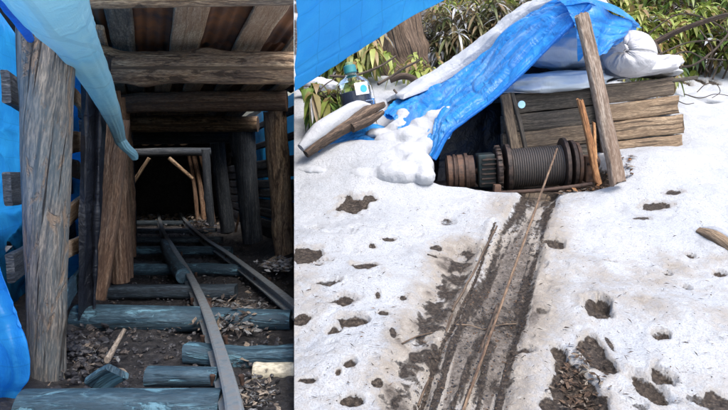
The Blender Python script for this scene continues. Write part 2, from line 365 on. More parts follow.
def sheet(name, rows, mat, nu=60, nv=60, wr=.012, seed=0, parent=None, clip=None, fold=0, fdir=0, fk=5, thick=0, edge=.0, nsc=3., ridge=0):
    """cloth through a grid of control points"""
    rows = [[Vector(p) for p in r] for r in rows]
    rr = [smooth_path(r, nu) for r in rows]
    cols = [smooth_path([r[i] for r in rr], nv) for i in range(nu + 1)]
    G = np.array([[list(cols[i][j]) for i in range(nu + 1)] for j in range(nv + 1)])
    du = np.gradient(G, axis=1); dv = np.gradient(G, axis=0); N = np.cross(du, dv); N /= np.linalg.norm(N, axis=2, keepdims=True) + 1e-9
    lu = np.concatenate([[0], np.cumsum(np.linalg.norm(np.diff(G[nv // 2], axis=0), axis=1))]); lv = np.concatenate([[0], np.cumsum(np.linalg.norm(np.diff(G[:, nu // 2], axis=0), axis=1))])
    U, Vv = np.meshgrid(lu, lv)
    w = fbm(U, Vv, sc=nsc, oc=4, seed=seed) * wr
    rid = (1 - np.abs(fbm(U * 1.0 + .4 * Vv, Vv, sc=nsc * .9, oc=3, seed=seed + 5)) * 3.2); w += np.clip(rid, 0, 1) ** 2 * wr * .8
    if ridge:
        rg = fbm(U * .9 + 3, Vv * 5.5 + .5 * U, sc=1, oc=3, seed=seed + 7, rough=.4); w += ridge * (np.clip(1 - np.abs(rg) * 4, 0, 1) ** 1.5 + .6 * rg)
        rg = fbm(U * 4.5, Vv * 3 - U * 2, sc=1, oc=3, seed=seed + 8); w += ridge * .35 * np.clip(1 - np.abs(rg) * 5, 0, 1)
    if fold:
        c = U / lu[-1] if fdir == 0 else Vv / lv[-1]
        w += fold * np.sin((c + .05 * fbm(U, Vv, sc=2, seed=seed + 9)) * fk * 2 * math.pi)
    G = G + N * w[..., None]
    if edge:
        e = vnoise(U[0] * 6, U[0] * 0 + seed) * edge
        G[0] += dv[0] / np.linalg.norm(dv[0], axis=1, keepdims=True) * e[:, None]; G[-1] += dv[-1] / np.linalg.norm(dv[-1], axis=1, keepdims=True) * e[::-1, None]
    V = G.reshape(-1, 3); uv = np.stack([U.ravel(), Vv.ravel()], 1); k = nu + 1
    Fc = [(j * k + i, j * k + i + 1, (j + 1) * k + i + 1, (j + 1) * k + i) for j in range(nv) for i in range(nu)]
    o = link_mesh(name, V.tolist(), Fc, mat, uv, parent or ('open' if clip else None), True, clip)
    if thick:
        m = o.modifiers.new('thickness', 'SOLIDIFY'); m.thickness = thick; m.offset = 0
    return o
def blob(name, c, r, mat, parent=None, seed=0, amp=.15, sc=2., n=32, rot=None, sq=1., fn=None, clip=None):
    """rounded irregular body: r = (rx, ry, rz)"""
    V = []; UV = []; m = n * 2
    th, ph = np.meshgrid(np.linspace(0, math.pi, n + 1), np.arange(m) * 2 * math.pi / m, indexing='ij')
    x, y, z = np.sin(th) * np.cos(ph), np.sin(th) * np.sin(ph), np.cos(th)
    if sq != 1:
        x, y, z = [np.sign(q) * np.abs(q) ** sq for q in (x, y, z)]
    k = 1 + amp * fbm(x + seed * 3, y, z, sc=sc, oc=4, seed=seed)
    if fn is not None: k = k * fn(th, ph)
    X = np.stack([x * k * r[0], y * k * r[1], z * k * r[2]], -1).reshape(-1, 3)
    if rot is not None: X = X @ np.array(rot.to_3x3()).T
    X = X + np.array(list(c)); uv = np.stack([ph.ravel() / 6.28 * 2 * math.pi * r[0], th.ravel() * r[2]], 1)
    Fc = [(i * m + j, (i + 1) * m + j, (i + 1) * m + (j + 1) % m, i * m + (j + 1) % m) for i in range(n) for j in range(m)]
    return link_mesh(name, X.tolist(), Fc, mat, uv, parent, True, clip)
def lathe(name, prof, c, axis, mat, parent=None, seg=40, uvk=1.):
    axis = Vector(axis).normalized(); s, u = frame_of(axis); V = []; UV = []; k = len(prof); ln = 0
    for i, (h, r) in enumerate(prof):
        if i: ln += math.dist(prof[i], prof[i - 1])
        for j in range(seg):
            a = j * 2 * math.pi / seg; V.append(Vector(c) + axis * h + (s * math.cos(a) + u * math.sin(a)) * r); UV.append((ln, a * r))
    Fc = [(i * seg + j, i * seg + (j + 1) % seg, (i + 1) * seg + (j + 1) % seg, (i + 1) * seg + j) for i in range(k - 1) for j in range(seg)]
    Fc.append(tuple(reversed(range(seg)))); Fc.append(tuple(range((k - 1) * seg, k * seg)))
    o = link_mesh(name, V, Fc, mat, UV, parent, False)
    return o
# ------------------------------------------------------------------ TERRAIN, winch side
def seg_d(x, y, ax, ay, bx, by):
    dx, dy = bx - ax, by - ay; t = np.clip(((x - ax) * dx + (y - ay) * dy) / (dx * dx + dy * dy), 0, 1)
    return np.hypot(x - ax - t * dx, y - ay - t * dy), t
def base_z(x, y):
    return .25 * y + .11 * (np.sqrt((y - 4.7) ** 2 + .15) + (y - 4.7)) * .5
def Gb(u, v):          # where a line of sight meets the plain slope
    d = ray(u, v); y = 1.
    for _ in range(60):
        z = float(base_z(0, y)); t = y / d.y; zr = CH + d.z * t
        y += (zr - z) / (.25 - d.z / d.y + .05) if abs(zr - z) > 1e-5 else 0
    return d.x * y / d.y, y
TRK = [Gb(*q) for q in ((541, 190), (534, 205), (512, 260), (488, 330), (463, 410))]
WX0, WX1 = P(440, 185, 4.3).x, P(603, 185, 4.3).x
HOLES = []   # (x, y, rx, ry, depth, mud, angle)
def hole(u, v, ru, rv, dep, mud=1., ang=0):
    x, y = Gb(u, v); x2, _ = Gb(u + ru, v); _, y2 = Gb(u, v - rv)
    HOLES.append((x, y, abs(x2 - x), max(abs(y2 - y), .01), dep, mud, ang))
for h in [(306, 258, 16, 9, .03, 1.2), (352, 207, 15, 5, .04, 1.1), (370, 203, 7, 3, .02, .9), (366, 269, 12, 5, .03, 1.), (328, 284, 11, 4, .03, .55), (320, 262, 6, 3, .02, .4), (343, 302, 13, 7, .04, .9),
          (352, 324, 16, 8, .05, .85), (336, 331, 9, 5, .04, .7), (350, 372, 7, 4, .04, .75), (338, 379, 4, 3, .02, .8), (352, 404, 11, 6, .04, 1.3), (301, 320, 9, 5, .03, 1.), (382, 317, 6, 3, .02, .9), (378, 299, 3, 4, .01, .8),
          (393, 341, 4, 9, .01, 1.), (377, 388, 6, 3, .02, 1.1), (306, 382, 8, 2, .02, .9), (389, 240, 6, 2, .02, .7), (372, 247, 4, 2, .01, .8), (432, 254, 7, 2, .02, .9), (437, 245, 6, 3, .01, .8), (415, 232, 12, 4, .02, .3),
          (553, 243, 12, 5, .06, .8), (541, 262, 6, 5, .03, .3), (597, 309, 15, 9, .055, .8), (603, 306, 8, 6, .05, .8), (660, 336, 10, 5, .055, .75), (651, 391, 16, 13, .06, .72), (662, 377, 14, 9, .06, .7), (559, 354, 8, 9, .05, .85), (542, 310, 6, 4, .02, .5),
          (545, 286, 5, 4, .01, .3), (555, 291, 5, 3, .01, .4), (612, 259, 5, 2, .02, .6), (668, 269, 5, 3, .035, .75), (690, 252, 5, 2.5, .03, .7), (685, 283, 5, 3.5, .035, .6), (721, 269, 7, 4, .04, .8), (645, 268, 4, 2, .01, .4),
          (655, 210, 14, 3, .015, .8), (672, 204, 10, 2, .01, .7), (640, 219, 8, 2, .01, .6), (618, 207, 10, 3, .02, .2), (706, 198, 10, 1.5, .01, .3), (722, 400, 22, 12, .03, .7),
          (700, 395, 14, 6, .02, .5), (640, 405, 8, 4, .02, .5), (565, 262, 4, 3, .01, .3), (610, 345, 3, 7, .005, .7), (330, 345, 8, 3, .01, .3), (318, 355, 20, 3, .01, .2), (403, 300, 4, 3, .01, .9),
          (447, 220, 9, 3, .02, .5), (460, 212, 9, 3, .02, .3), (684, 80, 5, 3, .05, .9), (700, 79, 5, 3, .05, .9), (714, 81, 6, 2.5, .04, .8), (670, 92, 4, 2, .03, .7), (662, 104, 8, 2, .02, .5), (340, 232, 20, 4, .03, .15), (370, 228, 18, 3, .02, .2), (315, 225, 10, 3, .03, .3)]: hole(*h)
PATCH = [(*Gb(577, 392), .085, .17, 1.), (*Gb(596, 357), .055, .13, 1.), (*Gb(560, 408), .09, .05, .8), (*Gb(590, 405), .09, .09, 1.), (*Gb(520, 352), .07, .03, .7)]
MUDL = [Gb(*q) for q in ((463, 250), (440, 300), (425, 355), (405, 400))]
SHL = [Gb(*q) for q in ((495, 225), (468, 290), (440, 350), (415, 412))]
SHR = [Gb(*q) for q in ((551, 205), (541, 260), (527, 320), (508, 412))]
def poly_d(x, y, pts):
    d = None; T = None; n = len(pts) - 1
    for i in range(n):
        q, t = seg_d(x, y, *pts[i], *pts[i + 1]); tt = (i + t) / n
        if d is None: d, T = q, tt
        else: T = np.where(q < d, tt, T); d = np.minimum(d, q)
    return d, T
# mounds: (x, y, rx, ry, h)
def at(u, v, Y): p = P(u, v, Y); return p.x, p.y, p.z
MOUND = []
def mound(u, v, Y, ru, ry, dz):   # crest seen at (u, v) at distance Y
    x, y, z = at(u, v, Y); MOUND.append((x, y, ru * Y / F, ry, dz))
mound(400, 160, 4.45, 46, .34, .17); mound(345, 160, 4.6, 60, .42, .14); mound(452, 170, 4.12, 40, .13, .02)
mound(655, 150, 4.35, 60, .5, .15); mound(720, 150, 4.8, 70, .8, .10); mound(590, 196, 3.95, 24, .16, .03); mound(330, 120, 5.6, 70, .6, .12); mound(400, 95, 6.2, 60, .6, .1)
mound(650, 95, 5.8, 60, .6, .12)
def terrain(x, y):
    z = base_z(x, y) + .05 * fbm(x, y, sc=.8, oc=3, seed=3) + .035 * fbm(x, y, sc=2.6, oc=2, seed=13) + .018 * fbm(x, y, sc=6, oc=4, seed=11)
    for mx, my, rx, ry, h in MOUND: z = z + h * np.exp(-((x - mx) / rx) ** 2 - ((y - my) / ry) ** 2)
    mud = np.zeros_like(x); dirt = np.zeros_like(x)
    # the winch stands in a dug-out, its mud mask painting the shelter's shade
    fl = .25 * 4.15
    inx = sstep(WX0 - .16, WX0 + .02, x) * (1 - sstep(WX1 - .02, WX1 + .12, x)); iny = sstep(4.10, 4.24, y + .03 * fbm(x, y, sc=5, seed=4)) * (1 - sstep(5.1, 5.3, y))
    pit = inx * iny; z = z * (1 - pit) + (fl - .02 + .02 * fbm(x, y, sc=9, seed=8)) * pit; mud = np.maximum(mud, np.clip(pit * 1.6 - .1, 0, 1.2)); dirt = np.maximum(dirt, pit)
    # hauling track
    d, T = poly_d(x, y, TRK); wd = .105 + .065 * T + .012 * fbm(x, y, sc=7, seed=51)
    g = 1 - sstep(wd * .75, wd * 1.35, d); z = z - .05 * g
    nz = fbm(x * 1., y, sc=9, oc=4, seed=21); ns = fbm(x, y, sc=2.5, oc=3, seed=22)
    onr = sstep(3.95, 4.2, y)
    mud = np.maximum(mud, g * (.34 + .4 * ns + .3 * nz)); dirt = np.maximum(dirt, (1 - sstep(wd, wd + .34, d)) * (1 - onr * .5) * .85 * (.8 + .6 * ns)); dirt = np.maximum(dirt, g)
    st = fbm(d * 26, T * 5, sc=1, oc=4, seed=32); mud = np.maximum(mud, g * (.36 + .85 * st)); dirt = np.where(g > .5, np.clip(dirt - .30 * sstep(.1, .5, fbm(d * 18, T * 4, sc=1, oc=3, seed=33)), 0, 1), dirt)
    z = z + .012 * g * fbm(x * 1., y * 1., sc=14, oc=4, seed=31) + .010 * g * st
    d, T = poly_d(x, y, MUDL); m = 1 - sstep(.03, .12 + .03 * T, d + .03 * nz); mud = np.maximum(mud, m * (.50 + .55 * fbm(x, y, sc=20, oc=4, seed=56) + .2 * nz)); dirt = np.maximum(dirt, (1.0 - sstep(.06, .32, d)) * np.clip(.80 + .55 * nz, 0, 1)); z = z - .03 * m + .02 * m * nz
    d, T = poly_d(x, y, SHL); z = z + .012 * np.exp(-((d - .028) / .022) ** 2); mud = np.where(d < .007, np.maximum(mud, .9), mud); z = z - .010 * np.exp(-(d / .012) ** 2)
    d, T = poly_d(x, y, SHR); z = z + .022 * np.exp(-(d / .03) ** 2); dirt = np.maximum(dirt, .8 * np.exp(-(d / .07) ** 2))
    for hx, hy, rx, ry, dep, md, an in HOLES:
        X, Y_ = (x - hx) / rx, (y - hy) / ry; near = (np.abs(X) < 3) & (np.abs(Y_) < 3)
        if not near.any(): continue
        rn = np.hypot(X[near], Y_[near]) * (1 + .62 * fbm(x[near], y[near], sc=17, oc=4, seed=5)); k = 1 - sstep(.60, 1.18, rn); dep = dep * .62
        zz = z[near]; zz = zz - dep * k + dep * .13 * np.exp(-((rn - 1.3) / .25) ** 2) + .25 * dep * k * fbm(x[near], y[near], sc=30, oc=3, seed=6); z[near] = zz
        mud[near] = np.maximum(mud[near], (1 - sstep(.70, 1.10, rn)) * md); dirt[near] = np.maximum(dirt[near], (1 - sstep(.9, 1.9, rn)) * .55 * min(1, md + .2))
    for px, py, rx, ry, md in PATCH:
        rn = np.hypot((x - px) / rx, (y - py) / ry) + .5 * fbm(x, y, sc=11, oc=4, seed=15); k = 1 - sstep(.8, 1.15, rn)
        mud = np.maximum(mud, k * md); z = z - .03 * k; dirt = np.maximum(dirt, (1 - sstep(1, 1.9, rn)) * .6)
    # grubby snow low on the slope, littered forest floor above
    dirt = np.maximum(dirt, .46 * sstep(3.1, 2.0, y) * (1 + .5 * ns)); dirt = np.maximum(dirt, (.24 + .5 * ns + .35 * nz) * sstep(3.9, 3.0, y))
    fr = sstep(6.9, 8.2, y + .5 * ns - .25 * x) ; mud = np.maximum(mud, fr * (.55 + .55 * fbm(x, y, sc=1.7, oc=4, seed=41))); dirt = np.maximum(dirt, fr * .5)
    return z, mud, dirt
NR, NC = 640, 600
Yr = 1.2 * (17 / 1.2) ** (np.arange(NR) / (NR - 1)); aa = A0 + (1.05 - A0) * (np.arange(NC) / (NC - 1))
YY, AA = np.meshgrid(Yr, aa, indexing='ij'); XX = AA * (YY * CT + (CH - base_z(0, YY)) * ST)
ZZ, MU, DI = terrain(XX, YY)
XX[:, 0] = A0 * (YY[:, 0] * CT + (CH - ZZ[:, 0]) * ST)
def grid_mesh(name, X, Y, Z, mat, mud=None, dirt=None, keep=None):
    n, m = X.shape; V = np.stack([X, Y, Z], -1).reshape(-1, 3).astype(np.float32)
    idx = np.arange(n * m).reshape(n, m); q = np.stack([idx[:-1, :-1], idx[:-1, 1:], idx[1:, 1:], idx[1:, :-1]], -1).reshape(-1, 4)
    if keep is not None: q = q[keep.reshape(-1)]
    me = bpy.data.meshes.new(name); me.vertices.add(len(V)); me.vertices.foreach_set('co', V.ravel()); me.loops.add(q.size); me.loops.foreach_set('vertex_index', q.ravel().astype(np.int32))
    me.polygons.add(len(q)); me.polygons.foreach_set('loop_start', (np.arange(len(q)) * 4).astype(np.int32)); me.polygons.foreach_set('loop_total', np.full(len(q), 4, np.int32))
    me.polygons.foreach_set('use_smooth', np.ones(len(q), bool)); me.update(calc_edges=True); me.validate()
    for nm, a in (('mud', mud), ('dirt', dirt)):
        if a is not None: at_ = me.attributes.new(nm, 'FLOAT', 'POINT'); at_.data.foreach_set('value', a.reshape(-1).astype(np.float32))
    me.materials.append(M[mat]); o = bpy.data.objects.new(name, me); COL.objects.link(o); return props(o, kind='structure')
grid_mesh('snowy_slope', XX, YY, ZZ, 'ground', MU, DI)
def gzv(x, y):
    x = np.asarray(x, float); y = np.asarray(y, float); r = np.clip(np.log(np.maximum(y, .1) / 1.2) / math.log(17 / 1.2) * (NR - 1), 0, NR - 1.001)
    a = x / (y * CT + (CH - base_z(0, y)) * ST); c = np.clip((a - A0) / (1.05 - A0) * (NC - 1), 0, NC - 1.001); i, j = r.astype(int), c.astype(int); f, g = r - i, c - j
    return (ZZ[i, j] * (1 - f) + ZZ[i + 1, j] * f) * (1 - g) + (ZZ[i, j + 1] * (1 - f) + ZZ[i + 1, j + 1] * f) * g
def gz(x, y):
    if y < 1.2 or y > 17 or x < A0 * y - .1 or x > 1.02 * y: return float(terrain(np.array([x]), np.array([y]))[0][0])
    return float(gzv([x], [y])[0])
def G(u, v, lift=0):      # where a line of sight meets the real slope
    d = ray(u, v); lo, hi = 1.3, 16; ys = np.linspace(lo, hi, 500); zs = gzv(d.x / d.y * ys, ys); f = CH + d.z / d.y * ys - zs
    k = int(np.argmax(f < 0)); 
    y = ys[k] if k else 8.; y0 = ys[max(k - 1, 0)]; f0, f1 = f[max(k - 1, 0)], f[k]
    if k: y = y0 + (y - y0) * f0 / (f0 - f1)
    return Vector((d.x / d.y * y, y, CH + d.z / d.y * y + lift))
# ---- wide hillside round everything
gx, gy = np.meshgrid(np.linspace(-40, 40, 320), np.linspace(-30, 60, 360)); cz, cm, cd = terrain(gx, gy); cm = np.where(gy > 7, np.maximum(cm, .5 + .2 * fbm(gx, gy, sc=1)), cm * 0); cz = cz - .12
cz = np.where((gx > -1.5) & (gx < 3.5) & (gy > 3) & (gy < 6.5), cz - .35, cz)
lat = gx - KX * gy; mid = lambda a: (a[:-1, :-1] + a[1:, 1:]) / 2
keep = ~((mid(lat) > -1.0) & (mid(gx) < planeX(mid(gy), mid(cz)) + .25) & (mid(gy) > -1.2) & (mid(gy) < 13.5) & (mid(lat) < 2.2))
keep &= ~((mid(gx) > planeX(mid(gy), mid(cz)) - .2) & (mid(gx) < mid(gy) * .95) & (mid(gy) > 1.3) & (mid(gy) < 16.5))
keep &= ~((mid(gy) < 3.2) & (mid(gy) > -2) & (np.abs(mid(gx)) < 2.4))
grid_mesh('hillside', gx, gy, cz, 'ground', cm, cd, keep)
# ------------------------------------------------------------------ TUNNEL side setting
n, m = 420, 240; Yt = 1.75 + 11.75 * np.linspace(0, 1, n) ** 1.0
Yg = np.repeat(Yt[:, None], m, 1); zf = CH + KZ * Yg + FL - .06; xr = np.minimum(KX * Yg + 1.75, np.where(Yg > .3, planeX(Yg, zf), 1.2)); xl = KX * Yg - .95
Xg = xl + (xr - xl) * np.linspace(0, 1, m)[None]; la = Xg - KX * Yg
zf = zf + .035 * fbm(Xg, Yg, sc=3, oc=5, seed=61) + .10 * sstep(-.25, -.8, la) + .10 * sstep(1.15, 1.6, la) + .012 * fbm(Xg, Yg, sc=22, oc=3, seed=62)
zf += .07 * np.exp(-((Yg - 9.9) / .5) ** 2)
dt = np.exp(-((Yg - 10.2) / .9) ** 2) * (.7 + .5 * fbm(Xg, Yg, sc=6, seed=63))
grid_mesh('tunnel_floor', Xg, Yg, zf, 'soil', dirt=np.clip(dt, 0, 1))
def wall_strip(name, fpos, n, h0, h1, amp, seed, m=40):
    t = np.linspace(0, 1, n)[:, None] * np.ones((1, m)); s = np.linspace(0, 1, m)[None] * np.ones((n, 1)); X = np.zeros((n, m)); Y = X.copy(); Z = X.copy()
    for i in range(n):
        p, nn, zb, zt = fpos(i / (n - 1)); k = amp * fbm(np.full(m, i * .11), s[i] * 2.4, sc=1.5, oc=4, seed=seed)
        X[i] = p[0] + nn[0] * k; Y[i] = p[1] + nn[1] * k; Z[i] = zb + (zt - zb) * s[i]
    return grid_mesh(name, X, Y, Z, 'soil', dirt=X * 0)
wall_strip('earth_wall', lambda t: ((KX * (-1 + 14 * t) - .93, -1 + 14 * t), (1, 0), CH + KZ * (-1 + 14 * t) - 1.05, CH + KZ * (-1 + 14 * t) - .3 + 1.4 * min(1, max(0, (t * 14 - 5.6) / 1.5))), 160, 0, 1, .06, 71)
wall_strip('earth_wall', lambda t: ((KX * (6.6 + 6.4 * t) + 1.8, 6.6 + 6.4 * t), (1, 0), CH + KZ * (6.6 + 6.4 * t) - 1.05, CH + KZ * (6.6 + 6.4 * t) + (-.1 if t < .38 else 1.1)), 80, 0, 1, .06, 72)
wall_strip('earth_wall', lambda t: ((KX * 13.4 - 1.2 + 3.3 * t, 13.4), (0, 1), CH + KZ * 13.4 - 1.1, CH + KZ * 13.4 + 1.2), 60, 0, 1, .1, 73)
# bank under the edge of the snow slope, standing exactly where the two places part
rows = []
V = []; Fc = []
for i in range(0, NR, 2):
    y = Yr[i]
    if y > 7.2: break
    zt = ZZ[i, 0]; zb = CH + KZ * y + FL - .3
    for s in range(9):
        z = zt + (min(zb, zt - .05) - zt) * s / 8; V.append((planeX(y, z) - .001, y, z))
for i in range(len(V) // 9 - 1):
    for s in range(8): a = i * 9 + s; Fc.append((a, a + 1, a + 10, a + 9))
props(link_mesh('earth_bank', V, Fc, 'soil', None), kind='structure')
# unseen snow added before the mouth and behind the viewer, bouncing light inward
ax_, ay_ = np.meshgrid(np.linspace(-3.6, 2.7, 160), np.linspace(-4.5, 2.1, 140)); az_ = .16 * ay_ + .0 + .03 * fbm(ax_, ay_, sc=1.5, seed=81) + .012 * fbm(ax_, ay_, sc=8, seed=82)
az_ = np.where(ax_ > planeX(ay_, az_) - .05, np.minimum(az_, base_z(ax_, ay_) - .03), az_)
grid_mesh('snow_bounce_apron', ax_, ay_, az_, 'snow_bounce', ax_ * 0 + .15, ax_ * 0 + .25, (mid(ax_) < planeX(mid(ay_), mid(az_)) - .02) | (mid(ay_) < 1.15))
# earth and snow over the roof
gy2 = np.linspace(5.2, 13.8, 90)[:, None] * np.ones((1, 60)); l2 = np.linspace(-1.3, 2.3, 60)[None] * np.ones((90, 1)); gx2 = KX * gy2 + l2
up = CH + KZ * gy2 + 1.12; hz = terrain(gx2, gy2)[0]; z2 = np.maximum(up, hz) + .02 * fbm(gx2, gy2, sc=3)
grid_mesh('roof_snow', gx2, gy2, z2, 'ground', gx2 * 0 + .2, gx2 * 0 + .2, ((mid(gy2) < 9.2) | (mid(gy2) > 11.0)) & ~((mid(l2) > 1.35) & (mid(gy2) < 9.2)) & (mid(gx2) < planeX(mid(gy2), mid(z2)) - .06))
# ------------------------------------------------------------------ TUNNEL: posts, beams, roof
GP, GB, GT, GL = 'timber posts of the tunnel', 'roof beams of the tunnel', 'sleepers under the rails', 'lagging boards of the tunnel walls'
def post(label, p0, p1, r, mat, seed, flat=1., rough=.07, knots=3, endmat=None, name='timber_post'):
    o = tube(name, [p0, (Vector(p0) + Vector(p1)) / 2 + Vector((random.uniform(-.01, .01), 0, 0)), p1], r, M[mat], seg=28, n=60, rough=rough, seed=seed, flat=flat, knots=knots, clip='L', sides_up=Vector((0, 1, 0)), endmat=endmat)
    return props(o, label, 'post', GP)
post('nearest and widest timber post, split bark on it, beside bright blue tarp', P(47.5, 402, 2.55), P(47, -28, 2.55), [.076, .085, .102, .118], 'log_front', 3, .9, .05, 5)
s1 = empty('timber_post', P(92, 300, 4.26), 'pale brown slab post behind the nearest post, below the end of the pale plastic roll', 'post', GP)
plank('slab', P(93, 306, 4.26), P(115, 118, 4.3), .175, .11, M['slab'], wdir=(1, .1, 0), parent=s1, seed=12, rough=.012, n=50, taper=1.1)
post('brown post pressed against the back of the pale slab post on the left wall', L(-.27, 5.3, FL - .05), L(-.24, 5.3, .7), [.085, .075], 'slab', 14)
for i_, (y_, r_, m__) in enumerate([(4.78, .07, 'slab'), (5.85, .075, 'log'), (7.1, .08, 'slab')]):
    post(f'brown upright in the close row along the left wall, {["just behind the pale slab post", "between the two reddish posts", "last before the dim part"][i_]}', L(-.27, y_, FL), L(-.25, y_, .68), [r_, r_], m__, 18 + i_)
post('third post of the left wall, reddish, half hidden by the slab post', L(-.25, 6.4, FL), L(-.24, 6.4, .7), [.075, .08], 'slab', 15)
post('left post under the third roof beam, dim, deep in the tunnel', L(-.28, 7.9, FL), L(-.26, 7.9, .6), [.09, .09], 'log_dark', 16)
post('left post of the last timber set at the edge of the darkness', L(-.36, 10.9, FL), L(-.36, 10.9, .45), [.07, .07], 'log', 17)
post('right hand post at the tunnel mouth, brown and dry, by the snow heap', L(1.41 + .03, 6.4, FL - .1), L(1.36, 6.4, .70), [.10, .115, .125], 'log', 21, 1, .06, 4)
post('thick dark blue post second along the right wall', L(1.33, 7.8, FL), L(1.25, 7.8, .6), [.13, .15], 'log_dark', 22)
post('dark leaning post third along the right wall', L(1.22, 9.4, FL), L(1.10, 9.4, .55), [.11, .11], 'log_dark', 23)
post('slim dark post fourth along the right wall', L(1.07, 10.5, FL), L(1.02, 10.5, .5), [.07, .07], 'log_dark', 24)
for i, (u0, u1, r, lb) in enumerate([(196, 190, .035, 'left'), (203, 195, .045, 'middle'), (212, 202, .04, 'right')]):
    p = L((u0 - 148) / F * 11.2, 11.2, FL + .02); q = L((u1 - 148) / F * 11.2, 11.2, .44)
    props(tube('thin_pole', [p, p.lerp(q, .5) + Vector((.03, 0, 0)), q], r, M['slab'], n=26, seed=30 + i, rough=.12, sides_up=Vector((0, 1, 0))), f'thin pale pole at the far right end, {lb} one of three', 'pole', 'thin poles at the far end')
def beam(label, u0, v0, u1, v1, Y, r, mat, seed, kn=3, Y2=None):
    o = tube('roof_beam', [P(u0, v0, Y), P((u0 + u1) / 2, (v0 + v1) / 2 + random.uniform(-1, 1), Y), P(u1, v1, Y2 or Y)], r, M[mat], n=70, seg=28, rough=.035, seed=seed, knots=kn, clip='L')
    return props(o, label, 'beam', GB)
beam('round pale roof beam nearest the viewer, broad and knotty, spanning the mouth', 98, 67, 300, 68, 4.28, [.107, .112], 'log', 41, 6)
beam('thin roof beam at the very top edge of the picture', 70, -2, 310, -5, 3.05, [.05, .045], 'log', 42, 1)
beam('second round roof beam, red brown, resting on the right mouth post', 112, 104, 287, 101, 6.35, [.10, .108], 'slab', 43, 4)
beam('third roof beam, dull and dark with a pale lath above it', 118, 124, 258, 124, 7.7, [.10, .10], 'log', 44, 3)
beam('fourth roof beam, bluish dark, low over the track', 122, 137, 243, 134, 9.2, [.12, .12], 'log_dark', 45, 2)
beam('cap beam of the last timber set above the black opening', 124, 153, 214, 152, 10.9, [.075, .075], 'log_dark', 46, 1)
props(plank('lath', P(153, 114, 7.5), P(209, 113, 7.5), .012, .05, M['sawn'], wdir=(0, 0, 1), seed=47), 'pale sawn lath lying above the third roof beam', 'lath')
for i, (u0, v0, u1, v1, lb) in enumerate([(131, 186, 149, 158, 'left'), (169, 158, 193, 179, 'right')]):
    props(tube('corner_brace', [P(u0, v0, 10.75), P(u1, v1, 10.75)], [.035, .03], M['log'], seed=50 + i, n=16), f'{lb} diagonal brace under the cap beam of the last timber set', 'brace', 'diagonal braces of the last set')
for i, u in enumerate((133, 146, 158, 171, 184)):
    props(blob('log_end', P(u, 143.5, 10.3), (.045, .2, .035), M['log'], seed=60 + i, n=14, amp=.1), f'pale end of a roof log showing above the last cap beam, {["first", "second", "third", "fourth", "fifth"][i]} from the left', 'log end', 'log ends above the last cap beam')
# planks over the beams (run along the tunnel)
def rplank(lat, w, y0, y1, u0, u1, mat, seed, label, t=.03):
    o = plank('roof_plank', L(lat, y0, u0), L(lat, y1, u1), w, t, M[mat], wdir=(1, 0, 0), seed=seed, rough=.004, n=40, clip='L', m=8); return props(o, label, 'plank', 'roof planks over the beams')
rplank(-.12, .155, 2.9, 4.6, 1.03, .93, 'sawn_mold', 71, 'roof plank with dark mould stripes, left of the two widest above the nearest beam')
rplank(.31, .20, 2.9, 4.6, 1.03, .93, 'sawn', 72, 'wide clean roof plank with a reddish streak, middle one above the nearest beam')
rplank(.76, .185, 2.9, 4.6, 1.03, .93, 'sawn', 73, 'yellowish roof plank slanting right above the nearest beam')
rplank(1.13, .20, 2.9, 4.6, 1.03, .93, 'sawn', 74, 'roof plank cut off by the right edge of the tunnel picture')
rplank(-.30, .14, 3.9, 4.6, .95, .93, 'sawn', 75, 'short roof plank at the left end of the nearest beam')
for i, (lat, w) in enumerate([(-.23, .1), (-.07, .16), (.20, .15), (.50, .17), (.80, .13), (1.10, .18), (1.38, .12)]):
    rplank(lat, w, 4.62, 6.7, .93, .92, 'sawn' if i % 3 != 1 else 'sawn_mold', 80 + i, f'short roof plank between the first and second beam, number {i + 1} from the left')
    if i < 6: rplank(lat + .05, w, 6.72, 9.4, .90, .78, 'slab', 90 + i, f'dim roof plank between the second and fourth beam, number {i + 1} from the left')
V = []; Fc = []; UVs = []; nn, mm = 60, 150
def roof_sheet(name, y0, y1, up0, up1, x0, x1, label):
    V = []; nn, mm = 20, 160
    for i in range(nn + 1):
        for j in range(mm + 1):
            y = y0 + (y1 - y0) * i / nn; la = x0 + (x1 - x0) * j / mm
            V.append(L(la, y, up0 + (up1 - up0) * i / nn + .009 * math.sin(la * 6.283 / .076)))
    Fc = [(i * (mm + 1) + j, i * (mm + 1) + j + 1, (i + 1) * (mm + 1) + j + 1, (i + 1) * (mm + 1) + j) for i in range(nn) for j in range(mm)]
    return props(link_mesh(name, V, Fc, 'rustsheet', [(v.x, v.y) for v in V], 'open', True, 'L'), label, 'roof sheet', 'corrugated sheets over the roof')
roof_sheet('roof_sheet', 2.9, 4.5, 1.10, .98, -.85, 1.9, 'rusty corrugated sheet seen between the nearest roof planks')
roof_sheet('roof_sheet', 4.15, 6.9, 1.03, .965, -.85, 1.9, 'corrugated sheet above the first and second beam')
roof_sheet('roof_sheet', 10.75, 13.6, .83, .78, -1.2, 1.95, 'dark corrugated sheet over the black end of the tunnel')
roof_sheet('roof_sheet', 6.85, 9.45, .98, .86, -1.2, 1.40, 'dark corrugated sheet over the deep part of the tunnel')
